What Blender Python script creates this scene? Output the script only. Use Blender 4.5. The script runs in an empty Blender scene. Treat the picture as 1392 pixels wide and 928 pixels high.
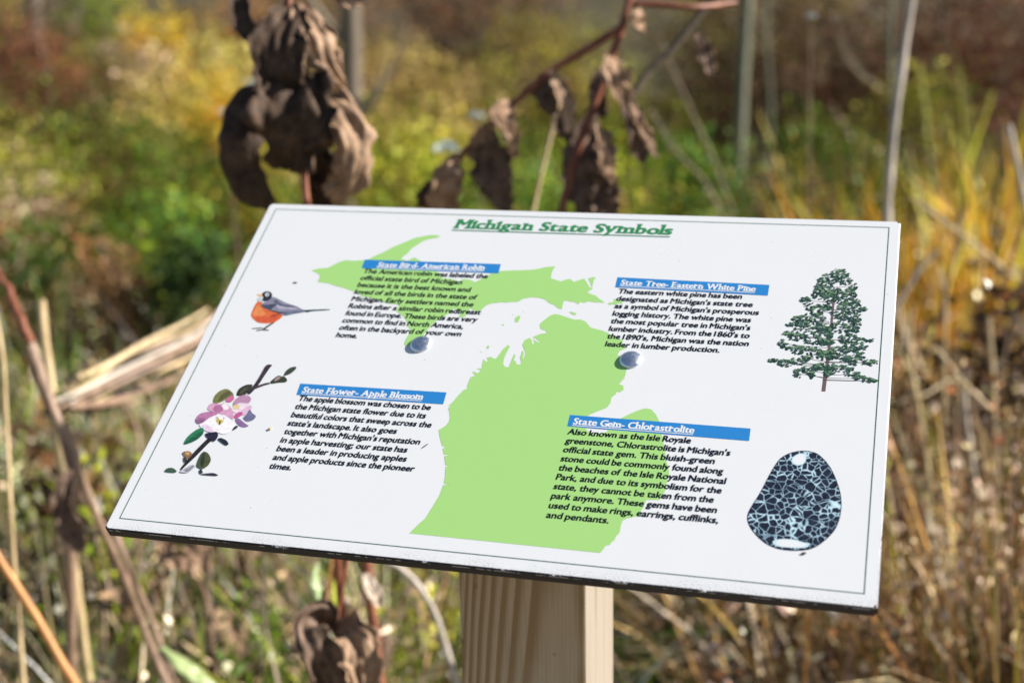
import bpy, bmesh, math, random
import numpy as np
from mathutils import Vector, Matrix, noise
from mathutils.geometry import tessellate_polygon

S = bpy.context.scene
COL = S.collection
R = math.radians

# ------------------------------------------------------------------ camera
ZT = 1.19                                   # height of the panel's far (upper) edge
CAM = Vector((0.2322, -0.9240, ZT + 0.1623))
FWD = Vector((-0.27380147, 0.92593211, -0.26015858))
RGT = Vector((0.96028262, 0.27830179, -0.02013477))
UPV = Vector((-0.05375917, 0.25533869, 0.96535595))
cam_d = bpy.data.cameras.new('camera')
cam = bpy.data.objects.new('camera', cam_d)
COL.objects.link(cam)
cam.matrix_world = Matrix(((RGT.x, UPV.x, -FWD.x, CAM.x), (RGT.y, UPV.y, -FWD.y, CAM.y), (RGT.z, UPV.z, -FWD.z, CAM.z), (0, 0, 0, 1)))
cam_d.sensor_width = 36
cam_d.lens = 47.81
cam_d.clip_start = 0.05
cam_d.clip_end = 2000
cam_d.dof.use_dof = True
cam_d.dof.focus_distance = 0.825
cam_d.dof.aperture_fstop = 4.9
S.camera = cam

# ------------------------------------------------------------------ daylight
SUN_AZ, SUN_EL = 22.0, 34.0                 # azimuth from +X towards +Y, elevation
wd = bpy.data.worlds.new('World'); S.world = wd; wd.use_nodes = True
nt = wd.node_tree
sky = nt.nodes.new('ShaderNodeTexSky'); sky.sky_type = 'NISHITA'; sky.sun_disc = False
sky.sun_elevation = R(SUN_EL); sky.sun_rotation = R(90 - SUN_AZ)
nt.links.new(sky.outputs[0], nt.nodes['Background'].inputs[0])
nt.nodes['Background'].inputs[1].default_value = 0.05
sd = bpy.data.lights.new('sun', 'SUN'); sd.energy = 5.0; sd.angle = R(0.53); sd.color = (1.0, 0.94, 0.85)
sun = bpy.data.objects.new('sun', sd); COL.objects.link(sun)
sv = Vector((math.cos(R(SUN_EL)) * math.cos(R(SUN_AZ)), math.cos(R(SUN_EL)) * math.sin(R(SUN_AZ)), math.sin(R(SUN_EL))))
sun.rotation_euler = (-sv).to_track_quat('-Z', 'Y').to_euler()
S.view_settings.view_transform = 'Standard'
S.view_settings.look = 'None'
S.view_settings.exposure = 1.22
S.view_settings.gamma = 1
S.view_settings.use_curve_mapping = False
S.render.engine = 'CYCLES'
S.cycles.use_denoising = True
S.cycles.max_bounces = 5
S.cycles.diffuse_bounces = 2
S.cycles.transparent_max_bounces = 4
S.cycles.sample_clamp_indirect = 6

# ------------------------------------------------------------------ helpers
def tag(o, label=None, cat=None, group=None, kind=None):
    if label: o['label'] = label
    if cat: o['category'] = cat
    if group: o['group'] = group
    if kind: o['kind'] = kind
    return o

def empty(name, loc, label=None, cat=None, group=None):
    o = bpy.data.objects.new(name, None); COL.objects.link(o)
    o.location = loc; o.empty_display_size = 0.05
    return tag(o, label, cat, group)

def link(name, me, mats=None, parent=None, keep=True):
    o = bpy.data.objects.new(name, me); COL.objects.link(o)
    for m in (mats or []): me.materials.append(m)
    if parent is not None:
        o.parent = parent
        if keep:                            # mesh was made in world coordinates, parent is an unrotated Empty
            me.transform(Matrix.Translation(-parent.location))
    return o

def hexc(h):
    def f(v):
        v /= 255.0
        return v / 12.92 if v <= 0.04045 else ((v + 0.055) / 1.055) ** 2.4
    return (f(int(h[0:2], 16)), f(int(h[2:4], 16)), f(int(h[4:6], 16)), 1)

def mat(name, col=(.5, .5, .5), rough=.6, spec=.3, metal=0.0):
    m = bpy.data.materials.new(name); m.use_nodes = True
    b = m.node_tree.nodes['Principled BSDF']
    b.inputs['Base Color'].default_value = (*col[:3], 1)
    b.inputs['Roughness'].default_value = rough
    b.inputs['Specular IOR Level'].default_value = spec
    b.inputs['Metallic'].default_value = metal
    return m

class NT:                                    # tiny node-tree writer
    def __init__(self, m):
        self.t = m.node_tree; self.b = self.t.nodes['Principled BSDF']
    def n(self, typ, **kw):
        x = self.t.nodes.new(typ)
        for k, v in kw.items():
            if k in x.inputs: x.inputs[k].default_value = v
            else: setattr(x, k, v)
        return x
    def l(self, a, b): self.t.links.new(a, b)
    def math(self, op, a, b=None, c=None, clamp=False):
        x = self.t.nodes.new('ShaderNodeMath'); x.operation = op; x.use_clamp = clamp
        for i, v in enumerate((a, b, c)):
            if v is None: continue
            if isinstance(v, (int, float)): x.inputs[i].default_value = v
            else: self.l(v, x.inputs[i])
        return x.outputs[0]
    def ramp(self, fac, stops, interp='LINEAR'):
        x = self.t.nodes.new('ShaderNodeValToRGB'); x.color_ramp.interpolation = interp
        e = x.color_ramp.elements
        while len(e) < len(stops): e.new(0.5)
        for k, (p, c) in enumerate(stops):
            e[k].position = p; e[k].color = (*c[:3], 1) if not isinstance(c, (int, float)) else (c, c, c, 1)
        self.l(fac, x.inputs[0]); return x.outputs[0]
    def mix(self, fac, a, b):
        x = self.t.nodes.new('ShaderNodeMix'); x.data_type = 'RGBA'
        for i, v in ((0, fac), (6, a), (7, b)):
            if isinstance(v, (int, float)): x.inputs[i].default_value = v
            elif isinstance(v, tuple): x.inputs[i].default_value = (*v[:3], 1)
            else: self.l(v, x.inputs[i])
        return x.outputs[2]
    def noise(self, vec, scale, detail=2, rough=.5):
        x = self.n('ShaderNodeTexNoise', Scale=scale, Detail=detail, Roughness=rough); self.l(vec, x.inputs['Vector'])
        return x.outputs['Fac']
    def scaled(self, vec, s):
        x = self.n('ShaderNodeMapping'); x.inputs['Scale'].default_value = s; self.l(vec, x.inputs['Vector']); return x.outputs[0]
    def obj(self): return self.n('ShaderNodeTexCoord').outputs['Object']

PXF = 1848.73
def ray(px, py): return FWD + RGT * ((px - 696) / PXF) - UPV * ((py - 464) / PXF)
def at(px, py, d): return CAM + ray(px, py) * d                       # the point seen there, d metres along the view
def foot(px, d):                                                      # ground point in that direction, d metres away
    r = ray(px, 464); h = Vector((r.x, r.y, 0)).normalized()
    return Vector((CAM.x + h.x * d, CAM.y + h.y * d, 0))
def height_at(px, py, d):                                             # how tall a thing d metres away reaches up to there
    r = ray(px, py); return CAM.z + d * r.z / math.hypot(r.x, r.y)

def np_mesh(name, v, faces, col=None, smooth=False):
    """faces: (n,4) or (n,3) int array"""
    me = bpy.data.meshes.new(name)
    v = np.asarray(v, np.float32); faces = np.asarray(faces, np.int32)
    k = faces.shape[1]
    me.vertices.add(len(v)); me.vertices.foreach_set('co', v.ravel())
    me.loops.add(faces.size); me.loops.foreach_set('vertex_index', faces.ravel())
    me.polygons.add(len(faces)); me.polygons.foreach_set('loop_start', np.arange(0, faces.size, k, dtype=np.int32))
    me.polygons.foreach_set('loop_total', np.full(len(faces), k, np.int32))
    if smooth: me.polygons.foreach_set('use_smooth', np.ones(len(faces), bool))
    if col is not None:
        a = me.color_attributes.new('tint', 'FLOAT_COLOR', 'POINT')
        c = np.ones((len(v), 4), np.float32); c[:, :3] = col
        a.data.foreach_set('color', c.ravel())
    me.update(calc_edges=True); me.validate()
    return me

def resample(pts, n):
    """smooth curve through pts, n samples evenly spaced along it; pts are tuples of any length (x, y, z, ...)"""
    P = np.array(pts, float); m = len(P); h = np.maximum(np.linalg.norm(np.diff(P[:, :3], axis=0), axis=1), 1e-6)
    D = np.diff(P, axis=0) / h[:, None]; M = np.empty_like(P); M[0] = D[0]; M[-1] = D[-1]
    if m > 2: M[1:-1] = (D[1:] * h[:-1, None] + D[:-1] * h[1:, None]) / (h[1:] + h[:-1])[:, None]
    acc = np.concatenate([[0], np.cumsum(h)]); out = []
    for u in np.linspace(0, acc[-1], n):
        i = min(int(np.searchsorted(acc, u, 'right')) - 1, m - 2); t = (u - acc[i]) / h[i]; t2, t3 = t * t, t ** 3
        out.append((2 * t3 - 3 * t2 + 1) * P[i] + (t3 - 2 * t2 + t) * h[i] * M[i] + (3 * t2 - 2 * t3) * P[i + 1] + (t3 - t2) * h[i] * M[i + 1])
    return np.array(out)

def tube_arrays(pts, radii, sides=8, wob=0.0, rng=None):
    P = np.asarray(pts, float); n = len(P); r = np.broadcast_to(np.asarray(radii, float), (n,)).copy()
    T = np.gradient(P, axis=0); T /= np.linalg.norm(T, axis=1)[:, None] + 1e-9
    ref = np.array([1.0, 0.13, 0.07]) if abs(T[0] @ np.array([1, .13, .07])) < .85 else np.array([0, 1.0, 0])
    A = ref - T * (T @ ref)[:, None]; A /= np.linalg.norm(A, axis=1)[:, None]; B = np.cross(T, A)
    a = np.linspace(0, 2 * np.pi, sides, endpoint=False)
    rr = r[:, None] * (1 + (rng.normal(0, wob, (n, sides)) if wob else 0))
    V = P[:, None, :] + A[:, None, :] * (np.cos(a)[None, :] * rr)[..., None] + B[:, None, :] * (np.sin(a)[None, :] * rr)[..., None]
    i, j = np.meshgrid(np.arange(n - 1), np.arange(sides), indexing='ij'); j2 = (j + 1) % sides
    F = np.stack([i * sides + j, i * sides + j2, (i + 1) * sides + j2, (i + 1) * sides + j], -1).reshape(-1, 4)
    V = V.reshape(-1, 3)
    base = len(V); V = np.vstack([V, P[0], P[-1]])                    # pointed ends keep it closed
    jj = np.arange(sides); j3 = (jj + 1) % sides
    F = np.vstack([F, np.stack([np.full(sides, base), j3, jj, np.full(sides, base)], -1)[:, [0, 1, 2, 2]],
                   np.stack([np.full(sides, base + 1), (n - 1) * sides + jj, (n - 1) * sides + j3, (n - 1) * sides + j3], -1)])
    return V, F

class VB:                                    # vegetation builder: blades, leaves and thin stems in one mesh
    def __init__(self): self.V = []; self.F = []; self.C = []; self.n = 0
    def add(self, v, f, c):
        self.V.append(v); self.F.append(f + self.n); self.C.append(c); self.n += len(v)
    def tube(self, pts, radii, col, sides=5, wob=0, rng=None):
        v, f = tube_arrays(pts, radii, sides, wob, rng); self.add(v, f, np.tile(np.array(col[:3]), (len(v), 1)))
    def blades(self, rng, base, h, w, col, lean=.35, droop=.5, seg=4):
        n = len(base); az = rng.uniform(0, 2 * np.pi, n); d = np.stack([np.cos(az), np.sin(az), 0 * az], 1)
        sd = np.stack([-np.sin(az), np.cos(az), 0 * az], 1)
        tw = rng.uniform(-1, 1, n)[:, None]; sd = sd * np.cos(tw) + d * np.sin(tw)
        le = np.abs(rng.normal(0, lean, n)); dr = np.abs(rng.normal(0, droop, n))
        vs = []
        for k in range(seg + 1):
            t = k / seg
            p = base + d * (h * (le * t + dr * t ** 2.2 * .6))[:, None]
            p[:, 2] += h * t * (1 - .35 * dr * t * t)
            ww = w * (1 - t ** 1.6) * .5 + w * .04
            vs += [p - sd * ww[:, None], p + sd * ww[:, None]]
        V = np.stack(vs, 1).reshape(-1, 3); m = 2 * (seg + 1)
        fs = np.array([[2 * k, 2 * k + 1, 2 * k + 3, 2 * k + 2] for k in range(seg)])
        F = (np.arange(n)[:, None, None] * m + fs[None]).reshape(-1, 4)
        self.add(V, F, np.repeat(col, m, 0))
    def leaves(self, rng, pos, ln, wd, col, upright=.2):
        n = len(pos); d = rng.normal(0, 1, (n, 3)); d[:, 2] = d[:, 2] * .6 + upright; d /= np.linalg.norm(d, axis=1)[:, None]
        s = np.cross(d, rng.normal(0, 1, (n, 3))); s /= np.linalg.norm(s, axis=1)[:, None] + 1e-9
        nr = np.cross(d, s); L = ln[:, None]; W = wd[:, None]
        cup = rng.uniform(-.1, .3, n)[:, None] * L
        V = np.stack([pos, pos + d * L * .45 - s * W * .5 + nr * cup, pos + d * L, pos + d * L * .45 + s * W * .5 + nr * cup], 1).reshape(-1, 3)
        F = np.arange(4 * n).reshape(-1, 4)
        self.add(V, F, np.repeat(col, 4, 0))
    def build(self, name, m, parent=None):
        me = np_mesh(name, np.vstack(self.V), np.vstack(self.F), np.vstack(self.C))
        return link(name, me, [m], parent)

def tufts(rng, p, size, spread):
    """gathers scattered roots into tufts; returns the new roots and each one's tuft number"""
    m = max(1, len(p) // size); w = rng.integers(0, m, len(p)); q = p[:m][w].copy()
    s = spread * (1 + .06 * np.hypot(q[:, 0] - CAM.x, q[:, 1] - CAM.y))[:, None]
    q[:, :2] += rng.normal(0, 1, (len(p), 2)) * s
    return q, w

def pick(rng, palette, n, jit=.18):
    P = np.array([p[:3] for p in palette]); c = P[rng.integers(0, len(P), n)]
    return np.clip(c * np.exp(rng.normal(0, jit, (n, 1))) * (1 + rng.normal(0, .06, (n, 3))), .002, .9)

# ------------------------------------------------------------------ vegetation materials
def veg_mat(name, rough=.45, spec=.35, trans=.3):
    m = mat(name, rough=rough, spec=spec); N = NT(m)
    a = N.n('ShaderNodeAttribute', attribute_name='tint')
    N.l(a.outputs['Color'], N.b.inputs['Base Color'])
    if trans:
        t = N.n('ShaderNodeBsdfTranslucent'); N.l(a.outputs['Color'], t.inputs['Color'])
        mx = N.n('ShaderNodeMixShader'); mx.inputs[0].default_value = trans
        out = [x for x in N.t.nodes if x.type == 'OUTPUT_MATERIAL'][0]
        N.l(N.b.outputs[0], mx.inputs[1]); N.l(t.outputs[0], mx.inputs[2]); N.l(mx.outputs[0], out.inputs['Surface'])
    return m
M_LEAF = veg_mat('leaf', rough=.5, spec=.12, trans=.2); M_DRY = veg_mat('dry_blade', rough=.36, spec=.28, trans=.06); M_STEM = veg_mat('stem', rough=.6, spec=.12, trans=0)

def withered_mat(name, lo, hi):
    m = mat(name, rough=.65, spec=.12); N = NT(m); o = N.obj()
    f = N.noise(o, 60, 5, .65); g = N.noise(N.scaled(o, (1, 1, .35)), 260, 3)
    c = N.ramp(f, [(.3, lo), (.55, tuple((a + b) / 2 for a, b in zip(lo, hi))), (.75, hi)])
    N.l(c, N.b.inputs['Base Color'])
    bp = N.n('ShaderNodeBump', Strength=.5, Distance=.002); N.l(g, bp.inputs['Height']); N.l(bp.outputs[0], N.b.inputs['Normal'])
    return m
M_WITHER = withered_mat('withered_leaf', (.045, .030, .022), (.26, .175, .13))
M_SHADED = withered_mat('shaded_dark_leaf', (.018, .012, .009), (.115, .073, .048))  # near-black copy: shade on the leaves is painted into the colour
M_WITHER2 = withered_mat('withered_tan_leaf', (.15, .092, .06), (.46, .315, .205))  # paler copy; also paints the sun onto the lit leaves
def stalk_mat(name, lo, hi, rough=.5):
    m = mat(name, rough=rough, spec=.35); N = NT(m); o = N.obj()
    f = N.noise(N.scaled(o, (1, 1, .25)), 90, 4, .6)
    N.l(N.ramp(f, [(.32, lo), (.68, hi)]), N.b.inputs['Base Color']); return m
M_RED = stalk_mat('red_stem', (.11, .032, .018), (.28, .105, .055))
M_BROWN = stalk_mat('brown_cane', (.12, .075, .05), (.34, .23, .16))
M_ORANGE = stalk_mat('orange_cane', (.30, .13, .04), (.50, .24, .08))
M_PALE = stalk_mat('pale_cane', (.30, .26, .21), (.52, .46, .40))
M_STRAW = stalk_mat('straw_cane', (.34, .25, .12), (.58, .45, .27))
M_BARK = stalk_mat('sapling_bark', (.07, .075, .05), (.17, .17, .115), .7)
M_DBARK = stalk_mat('dark_bark', (.07, .055, .04), (.17, .13, .09), .7)

# ------------------------------------------------------------------ the sign
PW, PH, PT = 457.2, 299.2, 7.0              # mm: width, length of slope, thickness
TILT = R(32.07)
def slope_z(y): return ZT + y * math.tan(TILT)
sign = empty('information_sign', (-0.0027, -0.0755, 0), 'white nature information sign with a green state map, tilted on a wooden post', 'sign')

# post, its top cut to the slope of the panel
def make_post():
    bm = bmesh.new()
    x0, x1, y0, y1 = -.0474, .0417, -.1200, -.0310
    r = .0035; ring = []
    for (cx, cy, a0) in ((x1 - r, y0 + r, -90), (x1 - r, y1 - r, 0), (x0 + r, y1 - r, 90), (x0 + r, y0 + r, 180)):
        for k in range(5):
            a = R(a0 + k * 22.5); ring.append((cx + r * math.cos(a), cy + r * math.sin(a)))
    levels = [0.0, .2, .4, .6, .8, .92]
    rows = [[bm.verts.new((x, y, z)) for x, y in ring] for z in levels]
    rows.append([bm.verts.new((x, y, slope_z(y) - PT / 1000 / math.cos(TILT) - .0004)) for x, y in ring])
    n = len(ring)
    for a, b in zip(rows, rows[1:]):
        for k in range(n): bm.faces.new((a[k], a[(k + 1) % n], b[(k + 1) % n], b[k]))
    bm.faces.new(rows[-1]); bm.faces.new(rows[0][::-1])
    me = bpy.data.meshes.new('post'); bm.to_mesh(me); bm.free(); return me
mw = mat('weathered_pine', rough=.75, spec=.2); N = NT(mw); o = N.obj()
sx = N.n('ShaderNodeSeparateXYZ'); N.l(o, sx.inputs[0])
warp = N.noise(N.scaled(o, (9, 9, 1.6)), 1.0, 3)
X, Y, Z = sx.outputs
# annual rings about a pith that leans across the stick, so the grain is straight on one side and arched on the other
ax = N.math('SUBTRACT', N.math('ADD', X, N.math('MULTIPLY', Z, -.075)), -.052 + .012)
ay = N.math('SUBTRACT', Y, .055)
rad = N.math('SQRT', N.math('ADD', N.math('MULTIPLY', ax, ax), N.math('MULTIPLY', ay, ay)))
rad = N.math('ADD', rad, N.math('MULTIPLY', warp, .012))
rg = N.math('FRACT', N.math('MULTIPLY', rad, 290))
fib = N.noise(N.scaled(o, (900, 900, 14)), 1.0, 4, .65)
late = N.ramp(rg, [(0, 0.0), (.30, .05), (.62, 1.0), (.90, 1.0), (1, 0)])
c1 = N.mix(late, (.44, .35, .235), (.275, .185, .09))
c2 = N.mix(N.math('MULTIPLY', N.ramp(fib, [(.35, 0), (.75, 1)]), .45), c1, (.14, .105, .07))
big = N.noise(o, 14, 3)
c3 = N.mix(N.math('MULTIPLY', N.ramp(big, [(.45, 0), (.7, 1)]), .35), c2, (.38, .335, .27))
vo = N.n('ShaderNodeTexVoronoi', Scale=55.0); N.l(N.scaled(o, (1, 1, .8)), vo.inputs['Vector'])
c4 = N.mix(N.math('MULTIPLY', N.math('LESS_THAN', vo.outputs['Distance'], .085), .45), c3, (.16, .10, .05))
# right-hand face has a colour ramp of its own
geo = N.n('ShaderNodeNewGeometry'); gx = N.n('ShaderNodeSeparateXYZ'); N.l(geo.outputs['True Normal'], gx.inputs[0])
side_c = N.ramp(N.noise(N.scaled(o, (70, 70, 3.5)), 1.0, 4), [(.35, (.305, .27, .225)), (.62, (.27, .228, .18)), (.75, (.165, .13, .095))])
c5 = N.mix(N.math('GREATER_THAN', gx.outputs[0], .6), c4, side_c)
N.l(c5, N.b.inputs['Base Color'])
hb = N.math('ADD', N.math('MULTIPLY', late, -.8), N.math('MULTIPLY', fib, .5))
bp = N.n('ShaderNodeBump', Strength=.6, Distance=.0012); N.l(hb, bp.inputs['Height']); N.l(bp.outputs[0], N.b.inputs['Normal'])
link('post', make_post(), [mw], sign)

# panel: local x right, y up the slope, z out of the face, origin at the centre of the face
m_face = mat('white_laminate', (.66, .672, .685), .36, .5); N = NT(m_face); o = N.obj()
sp = N.n('ShaderNodeSeparateXYZ'); N.l(o, sp.inputs[0])
low = N.math('MULTIPLY', N.math('ADD', sp.outputs[1], PH / 2000), 1 / .011)                 # 0 at the lower edge .. 1 at 11 mm
lowm = N.math('SUBTRACT', 1.0, low, clamp=True)
patch = N.noise(N.scaled(o, (1, .6, 1)), 42, 4, .7); grit = N.noise(o, 1100, 2, .6)
dirt = N.math('MULTIPLY', N.ramp(N.math('ADD', patch, N.math('MULTIPLY', lowm, .25)), [(.56, 0), (.76, 1)]), N.ramp(grit, [(.52, 0), (.62, 1)]))
dirt = N.math('MULTIPLY', dirt, N.math('MULTIPLY', lowm, .6), clamp=True)
v1 = N.n('ShaderNodeTexVoronoi', Scale=95.0); N.l(o, v1.inputs['Vector'])
pk = N.math('LESS_THAN', v1.outputs['Distance'], N.math('MULTIPLY', N.math('GREATER_THAN', N.noise(o, 37, 1), .56), .045))
v2 = N.n('ShaderNodeTexVoronoi', Scale=330.0); N.l(o, v2.inputs['Vector'])
pk2 = N.math('MULTIPLY', N.math('LESS_THAN', v2.outputs['Distance'], N.math('MULTIPLY', N.math('GREATER_THAN', N.noise(o, 21, 2), .54), .1)), .35)
c = N.mix(dirt, (.66, .672, .685), (.16, .14, .13)); c = N.mix(N.math('MULTIPLY', pk, .6), c, (.25, .23, .2)); c = N.mix(pk2, c, (.45, .42, .40))
N.l(c, N.b.inputs['Base Color'])
rr = N.ramp(N.noise(o, 30, 3), [(.3, .26), (.7, .42)]); N.l(rr, N.b.inputs['Roughness'])

m_edge = mat('black_core_edge', (.011, .010, .012), .5, .4); N = NT(m_edge); o = N.obj()
sp = N.n('ShaderNodeSeparateXYZ'); N.l(o, sp.inputs[0])
topm = N.math('MULTIPLY', N.math('ADD', sp.outputs[2], .0022), 1 / .0022, clamp=True)            # 1 at the face, 0 at 2.2 mm down
ch = N.math('ADD', N.noise(N.scaled(o, (60, 60, 60)), 1.0, 2), N.math('MULTIPLY', N.noise(o, 700, 3, .7), .6))
chip = N.math('GREATER_THAN', N.math('ADD', N.math('MULTIPLY', topm, .26), ch), 1.13)
sx_ = N.math('GREATER_THAN', N.math('ABSOLUTE', sp.outputs[0]), PW / 2000 - .0007)
rim = N.math('GREATER_THAN', N.math('ADD', N.math('MULTIPLY', N.noise(N.scaled(o, (400, 60, 400)), 1.0, 3), .5), topm), .78)
band = N.math('LESS_THAN', N.math('ABSOLUTE', N.math('ADD', sp.outputs[2], .0014)), .00028)
worn = N.math('GREATER_THAN', N.noise(N.scaled(o, (60, 1, 1)), 1.0, 5, .75), .52)
w = N.math('MAXIMUM', N.math('MAXIMUM', chip, N.math('MULTIPLY', N.math('MULTIPLY', band, worn), .6)), N.math('MULTIPLY', sx_, rim))
N.l(N.mix(w, (.011, .010, .013), (.62, .62, .66)), N.b.inputs['Base Color'])
bp = N.n('ShaderNodeBump', Strength=.5, Distance=.0008); N.l(N.noise(o, 300, 4), bp.inputs['Height']); N.l(bp.outputs[0], N.b.inputs['Normal'])

def make_panel():
    bm = bmesh.new(); bmesh.ops.create_cube(bm, size=1)
    for v in bm.verts: v.co = Vector((v.co.x * PW / 1000, v.co.y * PH / 1000, (v.co.z - .5) * PT / 1000))
    bmesh.ops.bevel(bm, geom=[e for e in bm.edges if abs(e.verts[0].co.z - e.verts[1].co.z) > .001], offset=.0015, segments=3, affect='EDGES')
    top = [e for e in bm.edges if min(e.verts[0].co.z, e.verts[1].co.z) > -.0001]
    bmesh.ops.bevel(bm, geom=top, offset=.0008, segments=3, affect='EDGES')
    for f in bm.faces: f.material_index = 0 if f.normal.z > .9999 and f.calc_area() > .05 else 1
    for f in bm.faces:
        if f.calc_area() < .0004: f.smooth = True
    me = bpy.data.meshes.new('panel'); bm.to_mesh(me); bm.free(); return me
panel = link('panel', make_panel(), [m_face, m_edge], sign, keep=False)
up_s = Vector((0, math.cos(TILT), math.sin(TILT)))
pc = Vector((0, 0, ZT)) - up_s * (PH / 2000)
panel.location = pc - sign.location
panel.rotation_euler = (TILT, 0, 0)
PANEL_M = Matrix.Translation(pc) @ Matrix.Rotation(TILT, 4, 'X')

def loc(p, z=0.0): return Vector((p[0] / 1000 - PW / 2000, PH / 2000 - p[1] / 1000, z / 1000))    # mm from the upper left corner
def ink(name, h, rough=.36): return mat(name, tuple(v * .84 for v in hexc(h)[:3]), rough, .45)

def print_mesh(name, polys, mats):
    """polys: list of (outline mm, material index, height mm)"""
    vs, fs, mi = [], [], []
    for pts, k, z in polys:
        a = sum(p[0] * q[1] - q[0] * p[1] for p, q in zip(pts, pts[1:] + pts[:1]))
        if a > 0: pts = pts[::-1]                                   # counter-clockwise once y points up
        b = len(vs); L = [loc(p, z) for p in pts]; vs += L
        for t in tessellate_polygon([L]):
            v0, v1, v2 = (L[i] for i in t)
            t = t if (v1 - v0).cross(v2 - v0).z > 0 else t[::-1]
            fs.append([b + i for i in t]); mi.append(k)
    me = bpy.data.meshes.new(name); me.from_pydata(vs, [], fs); me.update()
    me.polygons.foreach_set('material_index', mi)
    return link(name, me, mats, panel, keep=False)


# ------ print layout of the sign, in mm from the panel's upper left corner
UP = [(58.1,69.59),(62.61,67.3),(69.33,66.3),(73.33,62.48),(76.49,59.64),(80.59,57.84),(86.54,58.14),(93.23,57.15),(97.41,55.67),(100.92,52.02),(104.3,49.79),(107.02,47.28),(111.89,42.27),(116.68,38.84),(121.48,35.4),(125.23,32.33),(130.54,30.63),(135.84,28.93),(140.4,28.72),(143.97,29.99),(141.19,31.56),(136.91,32.73),(132.89,34.84),(129.46,39.0),(126.04,43.13),(124.22,48.75),(122.16,51.52),(121.28,54.39),(126.34,55.98),(130.42,52.33),(133.76,54.02),(142.12,59.45),(150.45,65.11),(153.83,67.19),(156.69,71.56),(161.19,71.75),(165.83,72.53),(169.68,74.55),(171.08,71.47),(176.7,71.89),(180.51,73.9),(183.73,71.47),(186.77,68.3),(190.36,65.09),(192.4,64.86),(195.19,62.37),(200.66,61.59),(208.37,60.84),(216.06,60.09),(221.38,58.86),(226.49,56.71),(233.48,55.54),(232.48,58.7),(232.2,62.57),(232.62,67.15),(235.6,68.2),(240.32,69.74),(243.2,67.75),(246.35,67.11),(249.06,69.68),(252.98,67.47),(255.44,66.11),(258.41,70.18),(261.09,74.53),(262.33,73.7),(258.9,67.12),(258.13,65.96),(261.07,64.27),(263.33,64.74),(262.27,67.68),(262.44,71.44),(262.76,75.92),(260.08,78.77),(261.9,79.85),(266.54,81.64),(268.54,83.73),(271.63,86.03),(273.53,87.67),(268.75,87.68),(265.53,87.6),(262.75,87.04),(260.39,88.66),(257.07,88.14),(256.45,90.39),(253.36,88.38),(250.65,88.26),(247.21,87.3),(245.92,88.86),(245.98,91.8),(246.2,95.45),(243.4,94.91),(240.66,92.15),(237.15,90.91),(233.15,87.46),(228.46,85.98),(222.96,85.88),(217.88,87.69),(215.24,90.55),(209.88,91.19),(206.8,92.13),(203.9,91.57),(201.36,92.49),(197.17,93.5),(194.26,95.18),(192.73,97.96),(192.91,97.26),(191.16,100.96),(187.39,100.92),(183.64,98.87),(182.79,101.8),(181.67,103.73),(182.75,105.8),(180.55,107.66),(177.76,107.28),(178.32,103.24),(174.92,100.6),(171.54,100.11),(170.51,102.33),(172.67,104.34),(170.02,104.52),(168.01,107.09),(166.57,109.75),(164.3,111.33),(162.56,112.87),(160.54,117.26),(159.06,121.58),(157.78,126.57),(155.4,129.53),(152.83,131.8),(150.46,134.74),(148.76,136.25),(146.7,133.64),(146.96,130.15),(147.68,125.2),(147.83,121.26),(145.13,118.34),(143.78,115.59),(141.69,112.17),(138.5,108.8),(134.42,106.19),(132.61,104.57),(132.94,100.47),(133.17,98.27),(128.81,98.55),(124.22,98.12),(119.72,96.2),(114.18,94.63),(109.21,93.17),(104.54,92.72),(100.97,90.41),(96.3,88.3),(88.5,85.46),(80.99,83.65),(75.7,81.68),(67.21,80.66),(66.36,78.87),(66.8,76.07),(65.19,73.07),(62.25,71.38)]
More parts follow.
